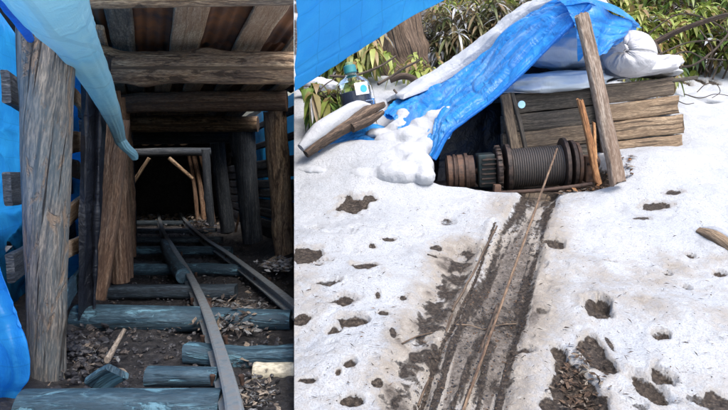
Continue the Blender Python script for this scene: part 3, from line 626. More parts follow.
# ------------------------------------------------------------------ TUNNEL: walls
def lag(p0, p1, w, t, mat, label, seed, wd=(0, 0, 1)):
    return props(plank('lagging_board', p0, p1, w, t, M[mat], wdir=wd, seed=seed, clip='L', n=16, rough=.006), label, 'board', GL)
for i, (v, h, dl, mat, lb) in enumerate([(86, .15, .0, 'log_dark', 'uppermost board end sticking out left of the nearest post'), (189, .155, -.02, 'log_dark', 'rounded board end sticking out halfway up the nearest post'), (269, .13, .02, 'log_dark', 'lowest board end sticking out left of the nearest post')]):
    u = 6 + i * 2; y = 2.72; up = (178 - v) / F * y
    lag(P(u, v, y), L(-.62, 4.9, up), h, .035, mat, lb, 100 + i)
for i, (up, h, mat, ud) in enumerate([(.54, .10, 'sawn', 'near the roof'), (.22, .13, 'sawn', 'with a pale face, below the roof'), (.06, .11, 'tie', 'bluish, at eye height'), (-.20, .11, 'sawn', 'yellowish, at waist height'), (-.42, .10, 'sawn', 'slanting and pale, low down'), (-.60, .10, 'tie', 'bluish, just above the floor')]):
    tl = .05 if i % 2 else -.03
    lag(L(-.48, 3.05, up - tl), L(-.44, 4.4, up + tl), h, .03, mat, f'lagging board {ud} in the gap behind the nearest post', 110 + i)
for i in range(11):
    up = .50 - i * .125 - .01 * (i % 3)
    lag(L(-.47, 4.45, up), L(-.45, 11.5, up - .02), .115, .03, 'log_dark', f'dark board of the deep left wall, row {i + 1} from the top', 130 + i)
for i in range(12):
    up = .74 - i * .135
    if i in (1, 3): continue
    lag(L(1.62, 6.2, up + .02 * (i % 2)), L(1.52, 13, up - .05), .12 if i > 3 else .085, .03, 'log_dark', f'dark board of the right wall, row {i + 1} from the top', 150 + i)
# tarps round the tunnel
def tag_t(o, label, cat='tarp', g=None): return props(o, label, cat, g)
rws = []
for up in (1.25, .6, 0, -.5, -.98):
    rws.append([L(-.86 + (.03 if i % 2 else -.02), y, up) for i, y in enumerate((1.2, 1.7, 2.3, 3, 3.8, 4.8, 5.9))])
tag_t(sheet('wall_tarp', rws, M['tarp_lit'], 140, 110, .03, 1, clip=None, nsc=2.2, ridge=.03), 'bright cyan blue tarp hung as the left wall behind the nearest post')
rws = []
for up in (1.0, .5, 0, -.5, -1.): rws.append([L(1.74 + (.04 if i % 2 else 0), y, up) for i, y in enumerate((5.9, 7, 8.5, 10, 12))])
tag_t(sheet('wall_tarp', rws, M['tarp_lit'], 60, 50, .03, 2, clip='L'), 'blue tarp glowing through the gaps of the right tunnel wall')
# low folds in front of the nearest post
rws = []
for v, u1 in ((200, -6), (262, 2), (292, 12), (330, 25), (372, 33), (398, 20), (425, 12), (470, 20)):
    yy = 2.32 - .10 * (v > 300) ; rws.append([P(u1 - 110, v, yy - .35), P(u1 - 70, v - 4, yy - .12), P(u1 - 40, v, yy - .18), P(u1 - 18, v + 4, yy - .03), P(u1, v, yy), P(u1 - 6, v + 2, yy + .25)])
tag_t(sheet('draped_tarp', rws, M['tarp_lit'], 110, 140, .010, 5, fold=.006, fk=3, nsc=4, ridge=.02), 'bright blue tarp bulging in folds at the foot of the nearest post')
# added tarp, unseen edge on, screening light between tunnel and slope
V = []; Fc = []; UV = []; ny, nz_ = 60, 30
for i in range(ny + 1):
    y = 6.3 + (9.0 - 6.3) * i / ny
    for j in range(nz_ + 1):
        zb = gz(planeX(y, base_z(0, y)) + .02, y) - .12; zt = CH + KZ * y + 1.05; z = zb + (zt - zb) * j / nz_; V.append((planeX(y, z) - .0006, y, z)); UV.append((y, z))
for i in range(ny):
    for j in range(nz_): a = i * (nz_ + 1) + j; Fc.append((a, a + 1, a + nz_ + 2, a + nz_ + 1))
tag_t(link_mesh('screen_tarp', V, Fc, M['tarp'], UV), 'added blue tarp, unseen edge on, screening light between the deep tunnel and the snow slope')
# pale plastic roll
pr = empty('plastic_roll', P(70, 40, 2.3), 'long pale blue plastic roll sagging from the upper left corner to the roof beam', 'plastic roll')
tube('roll', [P(28, -55, 1.45), P(52, 8, 1.9), P(74, 42, 2.4), P(98, 84, 2.95), P(114, 120, 3.5), P(121, 143, 3.95)], [.115, .108, .086, .066, .045, .034], M['tarp_pale'], pr, seg=90, n=200, rough=.03, seed=201, flat=.75, ridge=.06)
tube('tucked_end', [P(118, 134, 3.85), P(124, 145, 3.88), P(132, 153, 3.92), P(135, 159, 3.95)], [.034, .04, .034, .02], M['tarp_pale'], pr, seg=60, n=80, rough=.08, seed=202, flat=.7, ridge=.1)
props(tube('blue_hem', [P(-8, -20, 1.75), P(8, 6, 2.0), P(22, 26, 2.3), P(34, 44, 2.5)], [.03, .022, .02, .012], M['tarp'], n=30, seed=204, rough=.15), 'dark blue rolled hem at the upper left corner beside the pale roll', 'tarp hem')
props(tube('cord', [P(76, -6, 3.2), P(84, 12, 3.2), P(92, 30, 3.3), P(96, 52, 3.4), P(112, 90, 3.6)], .008, M['tarp'], n=40, seed=205), 'thin blue cord hanging along the pale plastic roll', 'cord')
# black sheeting between the first and second left post
rws = []
for v in (60, 110, 165, 215, 262, 320): 
    w = (v - 60) / 260
    rws.append([P(80 - w * 2, v, 3.4), P(88 - 2 * w, v + 3, 3.35 + .1 * w), P(96 - 4 * w, v, 3.5), P(104 - 10 * w, v - 4, 3.5), P(111 - 20 * w, v, 3.95)])
tag_t(sheet('black_sheeting', rws, M['black_sheet'], 80, 120, .012, 12, fold=.014, fk=3.1), 'black plastic sheeting hanging in folds between the two nearest left posts', 'sheeting')
tag_t(sheet('blue_strip', [[P(52, 40, 4.75), P(92, 40, 4.8)], [P(50, 180, 4.75), P(90, 180, 4.8)], [P(48, 310, 4.75), P(90, 306, 4.8)]], M['tarp_lit'], 20, 60, .02, 14), 'narrow strip of blue tarp showing beside the black sheeting', 'tarp')
# ------------------------------------------------------------------ TUNNEL: track
def fl(u, v, off=0.):       # line of sight meets the tunnel's floor plane (+off)
    d = ray(u, v); t = (FL + off) / (d.z - KZ * d.y); return CAM + d * t
def railbar(name, pts, label):
    path = smooth_path([fl(u, v, .07) for u, v in pts], 90)
    prof = [(-.027, -.055), (.027, -.055), (.027, -.046), (.006, -.040), (.006, -.014), (.017, -.008), (.017, .004), (.012, .008), (-.012, .008), (-.017, .004), (-.017, -.008), (-.006, -.014), (-.006, -.040), (-.027, -.046)]
    V = []; UV = []; k = len(prof); ln = 0
    for i, p in enumerate(path):
        d = path[min(i + 1, 90)] - path[max(i - 1, 0)]; s, u = frame_of(d)
        ln += (p - path[max(i - 1, 0)]).length
        for j, (a, b) in enumerate(prof): V.append(p + s * a * 1.6 + u * b * 1.15); UV.append((ln, j * .02))
    Fc = [(i * k + j, i * k + (j + 1) % k, (i + 1) * k + (j + 1) % k, (i + 1) * k + j) for i in range(90) for j in range(k)] + [tuple(reversed(range(k))), tuple(range(90 * k, 91 * k))]
    o = link_mesh(name, V, Fc, M['rail'], UV, None, False, 'L'); return props(o, label, 'rail', 'rails of the tunnel track')
railbar('rail', [(234, 425), (231, 395), (218, 345), (204, 305), (188, 272), (172, 246), (162, 228), (157, 208), (156, 200)], 'left hand curving steel rail that runs from the bottom edge into the dark')
railbar('rail', [(330, 340), (294, 304), (256, 274), (226, 252), (202, 236), (185, 220), (177, 207), (174, 199)], 'right hand steel rail cut off by the middle of the picture')
for rl, pts_ in ((bpy.data.objects['rail'], [(227, 378), (214, 338), (201, 300), (189, 274), (176, 253)]), (bpy.data.objects['rail.001'], [(262, 279), (232, 257), (208, 241)])):
    for k_, (u_, v_) in enumerate(pts_):
        for sgn in (-1, 1):
            q_ = fl(u_, v_, .03) + Vector((sgn * .062, 0, 0)); tube('spike', [q_ + Vector((0, 0, -.03)), q_ + Vector((-sgn * .004, 0, .012))], [.008, .013], M['rust'], rl, seg=8, n=3, seed=k_)
q_ = fl(205, 306, .048); dd_ = (fl(200, 297, .048) - fl(210, 316, .048)).normalized()
plank('joint_plate', q_ - dd_ * .16 + Vector((.018, 0, 0)), q_ + dd_ * .16 + Vector((.018, 0, 0)), .05, .03, M['rust'], wdir=(0, 0, 1), parent=bpy.data.objects['rail'], rough=.001, seed=9)
def sleeper(kind, u0, v0, u1, v1, r, mat, label, seed, off=.0, flat=.85, w=None, t=None, kn=2):
    a, b = fl(u0, v0, off), fl(u1, v1, off)
    if kind == 'log': o = tube('sleeper', [a, a.lerp(b, .5), b], r, M[mat], n=60, seg=26, rough=.045, seed=seed, flat=flat, knots=kn, clip='L')
    else: o = plank('sleeper', a, b, w, t, M[mat], wdir=(0, 1, KZ), seed=seed, clip='L', rough=.008, n=40)
    return props(o, label, 'sleeper', GT)
sleeper('log', 22, 408, 221, 405, [.078, .070], 'tie', 'log sleeper painted with blue tarp light across the bottom left corner', 301, -.015)
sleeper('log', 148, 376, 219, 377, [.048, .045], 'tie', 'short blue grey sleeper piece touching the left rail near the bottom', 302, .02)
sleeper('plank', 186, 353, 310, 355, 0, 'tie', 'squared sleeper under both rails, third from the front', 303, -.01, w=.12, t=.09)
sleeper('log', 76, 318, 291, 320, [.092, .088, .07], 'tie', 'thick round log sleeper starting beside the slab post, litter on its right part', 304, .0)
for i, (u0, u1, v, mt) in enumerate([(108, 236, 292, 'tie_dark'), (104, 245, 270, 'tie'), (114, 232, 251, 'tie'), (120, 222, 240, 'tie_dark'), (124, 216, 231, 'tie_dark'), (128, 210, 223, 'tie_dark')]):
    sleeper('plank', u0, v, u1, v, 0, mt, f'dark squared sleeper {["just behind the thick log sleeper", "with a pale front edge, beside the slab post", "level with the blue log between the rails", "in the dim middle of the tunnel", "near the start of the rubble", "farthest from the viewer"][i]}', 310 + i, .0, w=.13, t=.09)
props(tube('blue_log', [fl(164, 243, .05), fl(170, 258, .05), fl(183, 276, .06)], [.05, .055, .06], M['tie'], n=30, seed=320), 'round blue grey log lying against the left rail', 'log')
pp = empty('pipe', fl(256, 380, 0), 'short beige ribbed pipe lying at the bottom right corner of the tunnel', 'pipe')
pa, pb = P(254, 374, 2.62), P(312, 373, 2.62); lathe('pipe_body', [(0, .034), (0, .052), (.012, .055), (.03, .052), (.045, .050), (.17, .050), (.176, .0485), (.182, .050), (.25, .049)], pa, pb - pa, M['pipe'], pp)
bmx = bpy.data.objects['pipe_body']; bm = bmesh.new(); bm.from_mesh(bmx.data); bmesh.ops.transform(bm, matrix=Matrix.Translation(-Vector((0, 0, 0))), verts=bm.verts)
r_ = bmesh.ops.bisect_plane(bm, geom=bm.verts[:] + bm.edges[:] + bm.faces[:], plane_co=CAM - NPL.normalized() * .002, plane_no=NPL, clear_outer=True); bmesh.ops.holes_fill(bm, edges=[e for e in r_['geom_cut'] if isinstance(e, bmesh.types.BMEdge)]); bm.to_mesh(bmx.data); bm.free()
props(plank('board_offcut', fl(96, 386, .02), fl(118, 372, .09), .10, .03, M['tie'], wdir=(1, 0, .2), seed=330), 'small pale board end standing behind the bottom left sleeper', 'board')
props(tube('stick', [fl(107, 360, .03), fl(124, 330, .06)], [.014, .01], M['chip'], seed=331, rough=.15), 'split pale stick lying between the two nearest log sleepers', 'stick')
props(tube('pole', [L(1.25, 8.8, FL + .05), L(1.42, 8.4, .1)], [.018, .012], M['slab'], seed=332, rough=.12), 'thin reddish stick leaning inside the right wall', 'stick')
# loose stones, chips, litter
def scatter(name, n, fpos, shape, mats, size, kind='stuff', flat=.6, long=1., seed=1, leaf=False, lw=(.3, .5)):
    rnd = random.Random(seed); V = []; Fc = []; mi = []; UV = []
    ico = bmesh.new(); bmesh.ops.create_icosphere(ico, subdivisions=1, radius=1); iv = [v.co.copy() for v in ico.verts]; if_ = [[v.index for v in f.verts] for f in ico.faces]; ico.free()
    for i in range(n):
        q = fpos(rnd)
        if q is None: continue
        p, k = q; s = rnd.uniform(*size) * k; rot = Matrix.Rotation(rnd.uniform(0, 6.28), 3, 'Z') @ Matrix.Rotation(rnd.gauss(0, .35), 3, 'X') @ Matrix.Rotation(rnd.gauss(0, .3), 3, 'Y')
        b = len(V); o = (rnd.uniform(0, 9), rnd.uniform(0, 9))
        if leaf:
            w = s * rnd.uniform(*lw); c = rnd.uniform(-.3, .5) * s
            for x, y, z in ((-s, 0, c * .4), (0, w, c), (s, 0, c * .2), (0, -w, c * .3)): V.append(p + rot @ Vector((x, y, z)) + Vector((0, 0, .006))); UV.append((o[0] + x * 4, o[1] + y * 4))
            Fc.append((b, b + 1, b + 2)); Fc.append((b, b + 2, b + 3)); m_ = rnd.randrange(len(mats)); mi += [m_] * 2
        else:
            j = [rnd.uniform(.7, 1.25) for _ in iv]
            for v, jj in zip(iv, j): V.append(p + rot @ Vector((v.x * s * long * jj, v.y * s * jj, v.z * s * flat * jj))); UV.append((o[0] + v.x * s * long, o[1] + v.y * s))
            m_ = rnd.randrange(len(mats))
            for f in if_: Fc.append(tuple(b + a for a in f)); mi.append(m_)
    me_o = link_mesh(name, V, Fc, None, UV, None, False, None, [M[x] for x in mats], mi); return props(me_o, kind=kind)
def ftun(r):
    y = 2.0 + (r.random() ** 1.7) * 9; la_ = r.uniform(-.6, 1.5); p = L(la_, y, FL - .04)
    if p.x > planeX(y, p.z) - .05: return None
    return p, 1
scatter('coal_gravel', 3600, ftun, 0, ['stone', 'stone', 'stone', 'grey_litter', 'stone'], (.003, .016), seed=4)
def fpile(cu, cv, du, dv, h=.05):
    def f(r):
        a, b = r.gauss(0, .5), r.gauss(0, .5); p = fl(cu + a * du, min(cv + b * dv, 420), 0); k = max(0, 1 - math.hypot(a, b) * .6); p = p + Vector((0, 0, h * k * r.random() - .03))
        return (p, 1) if p.x < planeX(p.y, p.z) - .03 else None
    return f
scatter('litter_between_rails', 420, fpile(232, 318, 38, 20, .12), 0, ['grey_litter', 'chip', 'grey_chip', 'grey_chip', 'grey_litter'], (.012, .038), leaf=True, seed=5)
scatter('wood_shavings', 190, fpile(258, 392, 22, 18), 0, ['grey_chip', 'grey_litter', 'chip'], (.006, .024), leaf=True, seed=6)
scatter('wood_chips', 150, fpile(92, 352, 36, 20), 0, ['grey_chip', 'grey_litter', 'chip', 'stone'], (.008, .026), leaf=True, seed=7)
scatter('soil_chips', 900, ftun, 0, ['grey_litter', 'grey_chip', 'grey_litter', 'chip'], (.004, .022), leaf=True, seed=44, lw=(.1, .4))
scatter('left_rubble', 200, fpile(80, 350, 34, 26, .06), 0, ['stone', 'stone', 'grey_litter', 'stone'], (.006, .028), seed=8)
scatter('far_rubble', 700, fpile(165, 214, 44, 7, .10), 0, ['stone_pale', 'chip', 'stone', 'chip'], (.015, .05), seed=9)
scatter('right_rubble', 500, fpile(200, 222, 16, 11, .2), 0, ['chip', 'litter', 'chip', 'stone_pale'], (.02, .07), leaf=True, seed=10)
def fsn(r):
    a, b = r.gauss(0, .45), r.gauss(0, .45); p = fl(280 + a * 22, 266 + b * 7, .02); p.z += .09 * max(0, 1 - math.hypot(a, b)) * r.random(); return (p, 1) if p.x < planeX(p.y, p.z) - .03 else None
scatter('frosty_straw', 520, fsn, 0, ['stone_pale', 'snow', 'chip', 'snow'], (.015, .045), leaf=True, seed=11)
# ------------------------------------------------------------------ SLOPE: winch
wr = empty('winch', P(540, 188, 4.2), 'dark cable winch with grooved drum under the plank crib', 'winch')
ax0, ax1 = P(447, 173, 4.42), P(596, 162, 4.34); A = (ax1 - ax0).normalized(); tot = (ax1 - ax0).length
def au(u): return ax0 + (ax1 - ax0) * ((u - 447) / 149.)
px = tot / 149.
dr = 19.5 * px
prof = [(0, .02)]; n_ = 23; Lc = (562 - 511) * px
dp = []
for i in range(n_ * 6 + 1):
    t = i / (n_ * 6.); dp.append((t * Lc, dr * (.97 + .055 * abs(math.sin(math.pi * t * n_)))))
lathe('cable_layer', [(0, .03)] + dp + [(Lc, .03)], au(511), A, M['wirerope'], wr, 56)
def disc(name, u, r, w, mat, rim=.012):
    return lathe(name, [(0, .02), (0, r - .01), (.004, r), (w - .004, r), (w, r - .01), (w, r * .80), (w * .45, r * .78), (w * .45, .05), (w * 1.5, .045), (w * 1.5, .02)], au(u), A, mat, wr, 56)
disc('flange', 505.5, 25 * px, .035, M['iron']); disc('flange', 562, 27 * px, .03, M['iron'])
disc('brake_disc', 570, 24 * px, .03, M['iron']); disc('brake_disc', 575, 21.5 * px, .028, M['rust_light'])
lathe('shaft', [(0, .022), (tot * .98, .022)], ax0, A, M['rust'], wr, 20)
g0 = 17 * px
lathe('motor', [(0, .02), (0, g0 * .85), (.01, g0), (.05, g0), (.055, g0 * 1.1), (.07, g0 * 1.1), (.075, g0), (.13, g0 * 1.0), (.135, g0 * 1.12), (.155, g0 * 1.12), (.16, g0 * .98), (.2, g0 * .95), (.205, .03)], au(446), A, M['rust'], wr, 40)
for k_, (h0, w0) in enumerate(((.012, .028), (.085, .035))): lathe('motor_band', [(h0, g0), (h0, g0 * 1.06), (h0 + w0, g0 * 1.06), (h0 + w0, g0)], au(446), A, M['rust_light'], wr, 40)
rotA = Matrix((A, frame_of(A)[0] * -1, frame_of(A)[1])).transposed()
gb = box('gearbox', au(487) + Vector((0, .02, .0)), .13, .2, .24, M['green_iron'], rotA, wr, .02, 3)
for k_ in range(6): box('cooling_fin', au(487) + Vector((0, -.09, .085 - .034 * k_)), .10, .03, .010, M['iron'], rotA, wr, .002)
lathe('gear', [(0, .02), (0, 22 * px)] + [(.008, 23 * px), (.03, 23 * px), (.038, 22 * px), (.038, .02)], au(496), A, M['iron'], wr, 48)
for k_ in range(24):
    a_ = k_ * math.tau / 24; s_, u_ = frame_of(A); r0 = 23.6 * px; c_ = au(496) + A * .019 + (s_ * math.cos(a_) + u_ * math.sin(a_)) * r0
    box('gear_tooth', c_, .03, .013, .014, M['iron'], Matrix((A, (s_ * math.cos(a_) + u_ * math.sin(a_)), A.cross(s_ * math.cos(a_) + u_ * math.sin(a_)))).transposed(), wr, .002)
box('bearing_block', au(590) + Vector((.0, .02, -.045)), .075, .12, .19, M['rust_light'], rotA, wr, .012, 3)
lathe('bearing_cap', [(0, .02), (0, .042), (.02, .045), (.03, .03), (.03, .01)], au(595), A, M['rust'], wr, 24)
for k_ in range(2): lathe('bolt', [(0, .003), (0, .010), (.014, .010), (.014, .003)], au(586) + Vector((.0 + .04 * k_, -.05, -.005 - .07 * k_)), Vector((0, -1, .1)), M['iron'], wr, 6)
tube('frame_bar', [P(496, 193, 4.2), P(545, 190, 4.15), P(592, 184, 4.15)], [.014, .014], M['rust'], wr, n=30, seed=401, rough=.02)
box('frame_bracket', P(497, 190, 4.2), .05, .06, .08, M['rust_light'], None, wr, .01)
box('frame_beam', P(520, 197, 4.42), 1.05, .07, .07, M['iron'], rotA, wr, .008); box('frame_beam', P(520, 185, 4.75), 1.05, .07, .07, M['iron'], rotA, wr, .008)
c0 = P(557, 149, 4.20)
path = [c0, G(458, 428, .012)]
props(tube('hauling_cable', path, [.0068, .0062], M['rope'], n=120, seg=12, seed=402, rough=.015), 'straight tan hauling cable running from the drum down the muddy track', 'cable')
props(plank('guide_lath', G(497, 226, .0), G(452, 313, .004), .009, .012, M['lath'], wdir=(1, 0, 0), seed=403, n=60, rough=.004), 'narrow dirty lath along the left edge of the muddy track', 'lath')
props(plank('guide_lath', G(451, 315, .002), G(418, 408, .004), .009, .012, M['lath'], wdir=(1, 0, 0), seed=404, n=60, rough=.004), 'lower dark lath continuing along the left edge of the muddy track', 'lath')
props(tube('rail_edge', [G(497, 306, .002), G(481, 350, .004), G(464, 408, .004)], [.006, .006], M['fallen'], n=60, seed=405, rough=.06), 'dark round pole sunk in the track under the cable', 'pole')
for i, (a, b, c, d) in enumerate([(456, 326, 484, 331), (484, 331, 516, 325), (402, 345, 432, 334)]):
    props(tube('stick', [G(a, b, .006), G((a + c) / 2, (b + d) / 2, .014), G(c, d, .006)], [.004, .003], M['lath'], n=14, seg=8, seed=410 + i, rough=.1), ['thin stick across the track left of the cable', 'thin stick across the track right of the cable', 'dark twig on the mud left of the track'][i], 'stick', 'sticks on the muddy track')
props(plank('track_board', G(539, 194, -.0), G(508, 268, -.013), .17, .02, M['crate'], wdir=(1, .15, .0), seed=420, n=40, rough=.006, taper=.85), 'worn brown board at the head of the track below the drum', 'board')
# ------------------------------------------------------------------ plank crib
cr = empty('plank_crib', P(590, 175, 4.75), 'open crib of stacked rough planks behind the winch, loaded with sacks', 'crib')
def cp(t, k, dy=0.):    # t along the face 0..1 (left..right), k = height 0 top .. 1 bottom
    ul, ur = P(502, 96 + 76 * k, 4.62 + dy), P(669 + 14 * k, 76 + 76 * k, 4.86 + dy); return ul.lerp(ur, t)
hgt = [(0, .26), (.26, .50), (.50, .75), (.75, 1.0), (1.0, 1.25)]
for i, (a, b) in enumerate(hgt):
    k = (a + b) / 2; h = (cp(.5, a) - cp(.5, b)).length; j = .01 * (i % 2)
    plank('plank', cp(.0, k, j), cp(.565, k, j), h - .008, .045, M['crate_shaded' if i != 2 else 'crate'], wdir=(0, 0, 1), parent=cr, seed=430 + i, n=40, rough=.007)
    plank('plank', cp(.57, k, -.02 + j), cp(1.0 + .01 * ((i * 7) % 3), k, -.02 + j), h - .007, .06, M['crate_light' if i in (1, 2, 3) else 'crate'], wdir=(0, 0, 1), parent=cr, seed=440 + i, n=40, rough=.009, jag=.02)  # right planks paler than the left: daylight put into their colour
    for e, t in enumerate((.02, .98)):
        plank('side_plank', cp(t, k, .04), cp(t, k, .75), h - .01, .045, M['crate'], wdir=(0, 0, 1), parent=cr, seed=450 + i * 2 + e, n=16)
    plank('back_plank', cp(0, k, .75), cp(1, k, .75), h - .01, .045, M['crate'], wdir=(0, 0, 1), parent=cr, seed=470 + i, n=16)
plank('corner_post', cp(.015, -.02, -.05), P(517, 160, 4.55), .075, .05, M['crate'], wdir=(1, .1, 0), parent=cr, seed=480)
plank('corner_post', cp(.055, -.02, -.06), P(526, 150, 4.55), .03, .03, M['crate_shaded'], wdir=(1, .1, 0), parent=cr, seed=481)
plank('middle_post', cp(.565, .02, -.07), cp(.565, 1.25, -.07), .07, .05, M['rust'] if False else M['fallen'], wdir=(1, .1, 0), parent=cr, seed=482)
plank('lid', cp(0, .06, .35), cp(1, .06, .35), .68, .03, M['crate_shaded'], wdir=(0, 1, 0), parent=cr, seed=483)
d_ = P(521.5, 104.5, 4.50); lathe('round_tag', [(0, .002), (0, .026), (.004, .028), (.008, .026), (.008, .002)], d_, Vector((0, -1, 0)), M['label'], cr, 28)
bpy.data.objects['round_tag'].data.materials[0] = plain('pale_blue_disc', (.35, .62, .80), .5)
# props
props(plank('prop_plank', P(581, 14, 4.13), P(618, 182, 4.02), .098, .045, M['prop'], wdir=(1, .35, -.2), seed=490, n=60, rough=.006, jag=.02, taper=1.12), 'grey weathered plank leaning from the top of the tarp down to the snow', 'plank')
props(plank('split_stake', P(579, 101, 4.33), P(599, 184, 4.22), .045, .03, M['orange'], wdir=(1, .2, 0), seed=491, n=40, rough=.008, jag=.03), 'orange brown split stake leaning beside the drum', 'stake')
props(plank('split_stake', P(594, 122, 4.38), P(597, 186, 4.28), .022, .02, M['orange'], wdir=(1, .2, 0), seed=492, n=30, rough=.006, jag=.03), 'thin second stake half hidden behind the orange stake', 'stake')
# sacks
SG = 'sacks lying on the crib'
def sack(label, c, r, mat, seed, rz=0, ry=0, sq=.75, amp=.12, fn=None, fn2=None):
    o = blob('sack', c, r, M[mat], seed=seed, amp=amp, sc=2.2, n=44, rot=Matrix.Rotation(rz, 3, 'Z') @ Matrix.Rotation(ry, 3, 'Y'), sq=sq, fn=fn); return props(o, label, 'sack', SG)
sack('flat bluish sack squeezed under the big sack on the left half of the crib', cp(.27, -.10, .22), (.42, .30, .085), 'sack_blue', 501, R(10), R(-5), .62, .26)
sack('big full bluish white sack under the blue tarp', cp(.42, -.50, .30), (.37, .30, .155), 'sack_blue', 502, R(10), R(-4), .8, .22)
sack('flat pale sack under the round tied sack', cp(.80, -.16, .16), (.30, .26, .075), 'sack', 503, R(8), R(-8), .62, .26)
sack('crumpled grey sack wedged behind the prop plank between the big and the tied sack', cp(.60, -.30, .30), (.20, .24, .13), 'sack', 504, R(30), R(12), .8, .3)
# tied sack: pleats run to a knot that faces the viewer
ts = empty('tied_sack', P(627, 62, 4.7), 'round grey white sack with its neck tied in a knot facing the viewer', 'sack', SG)
def pleat(th, ph): return 1 + .05 * np.cos(ph) * np.sin(th) - .05 * np.sin(ph * 2 + 1) * np.sin(th) + .16 * (np.abs(vnoise(np.cos(ph) * 4.2, np.sin(ph) * 4.2, th * 1.1, 77)) - .3) * np.exp(-(th / .8) ** 2) + .025 * np.sin(ph * 9) * np.exp(-((th - .6) / .6) ** 2) - .30 * np.exp(-(th / .22) ** 2)
kc = P(622, 47, 4.5) ; body_c = P(628, 54, 4.72); dirv = (kc - body_c).normalized()
rot = dirv.to_track_quat('Z', 'Y').to_matrix()
blob('sack_body', body_c, (.20, .165, .2), M['sack'], ts, 510, .05, 2, 60, rot, .92, pleat)
tube('knotted_neck', [kc + dirv * -.07, kc + dirv * -.02 + Vector((0, 0, .005)), kc + dirv * .012 + Vector((-.01, 0, -.01))], [.03, .016, .034], M['sack'], ts, n=20, seed=511, rough=.25)
tube('tie_cord', [kc + dirv * -.02 + Vector((math.cos(a) * .022, 0, math.sin(a) * .022)) for a in np.linspace(0, 6.28, 9)], .005, M['fallen'], ts, n=30, seg=8)
tag_t(sheet('plastic_sheet', [[cp(.0, -.03, -.035), cp(.3, .02, -.035), cp(.62, .0, -.05), cp(.85, -.09, -.05), cp(.97, -.16, -.03)], [cp(.0, -.05, .2), cp(.3, -.02, .2), cp(.62, -.03, .2), cp(.85, -.12, .2), cp(1., -.14, .2)]], M['sack'], 70, 14, .012, 520, edge=.012, thick=.004), 'pale plastic sheet lining the top edge of the crib under the sacks', 'sheet')
# ------------------------------------------------------------------ blue cover tarp
ct = empty('cover_tarp', P(590, 10, 4.5), 'large blue tarp draped from the prop plank down over the winch to the snow', 'tarp')
fe = [P(590, 4, 4.32), P(567, 27, 4.34), P(534, 60, 4.36), P(498, 94, 4.36), P(466, 118, 4.34), P(448, 132, 4.31), P(434, 158, 4.27)]
m1 = [P(578, 1, 4.45), P(553, 12, 4.6), P(520, 38, 4.72), P(485, 74, 4.8), P(452, 100, 4.72), P(434, 122, 4.5), P(424, 150, 4.36)]
m2 = [P(560, 0, 4.75), P(535, 10, 4.95), P(505, 30, 5.05), P(478, 62, 5.1), P(446, 96, 5.0), P(425, 122, 4.7), P(415, 142, 4.5)]
be = [P(548, 5, 5.05), P(524, 18, 5.2), P(500, 36, 5.28), P(470, 62, 5.35), P(432, 88, 5.3), P(408, 104, 5.1), P(398, 122, 4.8)]
bk = [P(548, 40, 5.5), P(524, 50, 5.5), P(500, 62, 5.5), P(470, 75, 5.5), P(430, 92, 5.45), P(402, 100, 5.3), P(380, 112, 5.1)]
cov = sheet('cover_sheet', [fe, m1, m2, be, bk], M['tarp_cover'], 220, 200, .010, 530, ct, nsc=3.6, fold=.006, fdir=1, fk=4, ridge=.038)
hem = tube('rolled_hem', [p + Vector((0, -.01, -.008)) for p in fe], [.016, .012, .014, .02], M['tarp'], ct, n=70, seg=12, seed=531, rough=.25)
# the part that falls over the sacks on the right
r0 = [P(566, 6, 4.40), P(590, 2, 4.30), P(612, 11, 4.42), P(632, 20, 4.55), P(640, 26, 4.75)]
r1 = [P(572, 18, 4.30), P(588, 20, 4.24), P(608, 28, 4.38), P(626, 32, 4.46), P(634, 33, 4.7)]
r2 = [P(576, 36, 4.28), P(588, 40, 4.22), P(602, 46, 4.32), P(612, 44, 4.36), P(622, 42, 4.5)]
r3 = [P(578, 62, 4.28), P(585, 55, 4.22), P(594, 58, 4.28), P(603, 54, 4.31), P(611, 48, 4.40)]
sheet('hanging_flap', [r0, r1, r2, r3], M['tarp_cover'], 90, 90, .010, 532, ct, fold=.012, fk=2.5, nsc=5, edge=.02, ridge=.02)
sheet('ridge_sheet', [[P(545, 3, 5.1), P(575, -3, 5.0), P(605, 2, 4.95), P(625, 12, 4.95), P(642, 28, 5.0)], [P(560, 2, 4.6), P(582, -2, 4.55), P(604, 4, 4.6), P(622, 14, 4.65), P(637, 26, 4.8)], r0], M['tarp_cover'], 50, 40, .02, 533, ct)
sheet('ground_flap', [[P(434, 86, 5.4), P(412, 94, 5.4), P(392, 104, 5.3), P(384, 116, 5.1)], [P(470, 92, 5.0), P(440, 104, 5.0), P(415, 114, 4.95), P(396, 122, 4.85)], [P(470, 112, 4.7), P(445, 124, 4.7), P(420, 132, 4.7), P(398, 134, 4.7)]], M['tarp_cover'], 90, 70, .012, 534, ct, nsc=5, ridge=.03)
tag_t(sheet('shade_sheet', [[P(440, 110, 5.2), P(480, 70, 5.3), P(530, 60, 5.35), P(600, 60, 5.4)], [P(440, 150, 5.1), P(480, 140, 5.15), P(530, 140, 5.2), P(600, 130, 5.3)], [P(436, 190, 4.95), P(480, 190, 5.0), P(530, 190, 5.1), P(600, 190, 5.2)]], M['black_sheet'], 40, 40, .03, 540), 'added black sheet standing in for the dark shade behind the winch', 'sheeting')  # near-black sheet painting the shade inside the shelter
tag_t(sheet('small_tarp', [[P(322, 143, 4.75), P(338, 128, 4.95), P(362, 121, 5.05), P(388, 127, 5.05), P(402, 133, 5.0)], [P(318, 150, 4.6), P(340, 141, 4.72), P(362, 135, 4.8), P(384, 139, 4.8), P(400, 142, 4.8)], [P(320, 162, 4.5), P(342, 156, 4.55), P(362, 152, 4.6), P(384, 152, 4.6), P(400, 154, 4.6)]], M['tarp_cover'], 80, 60, .01, 541, nsc=5, ridge=.025), 'small piece of blue tarp sticking out of the snow below the fallen branch')
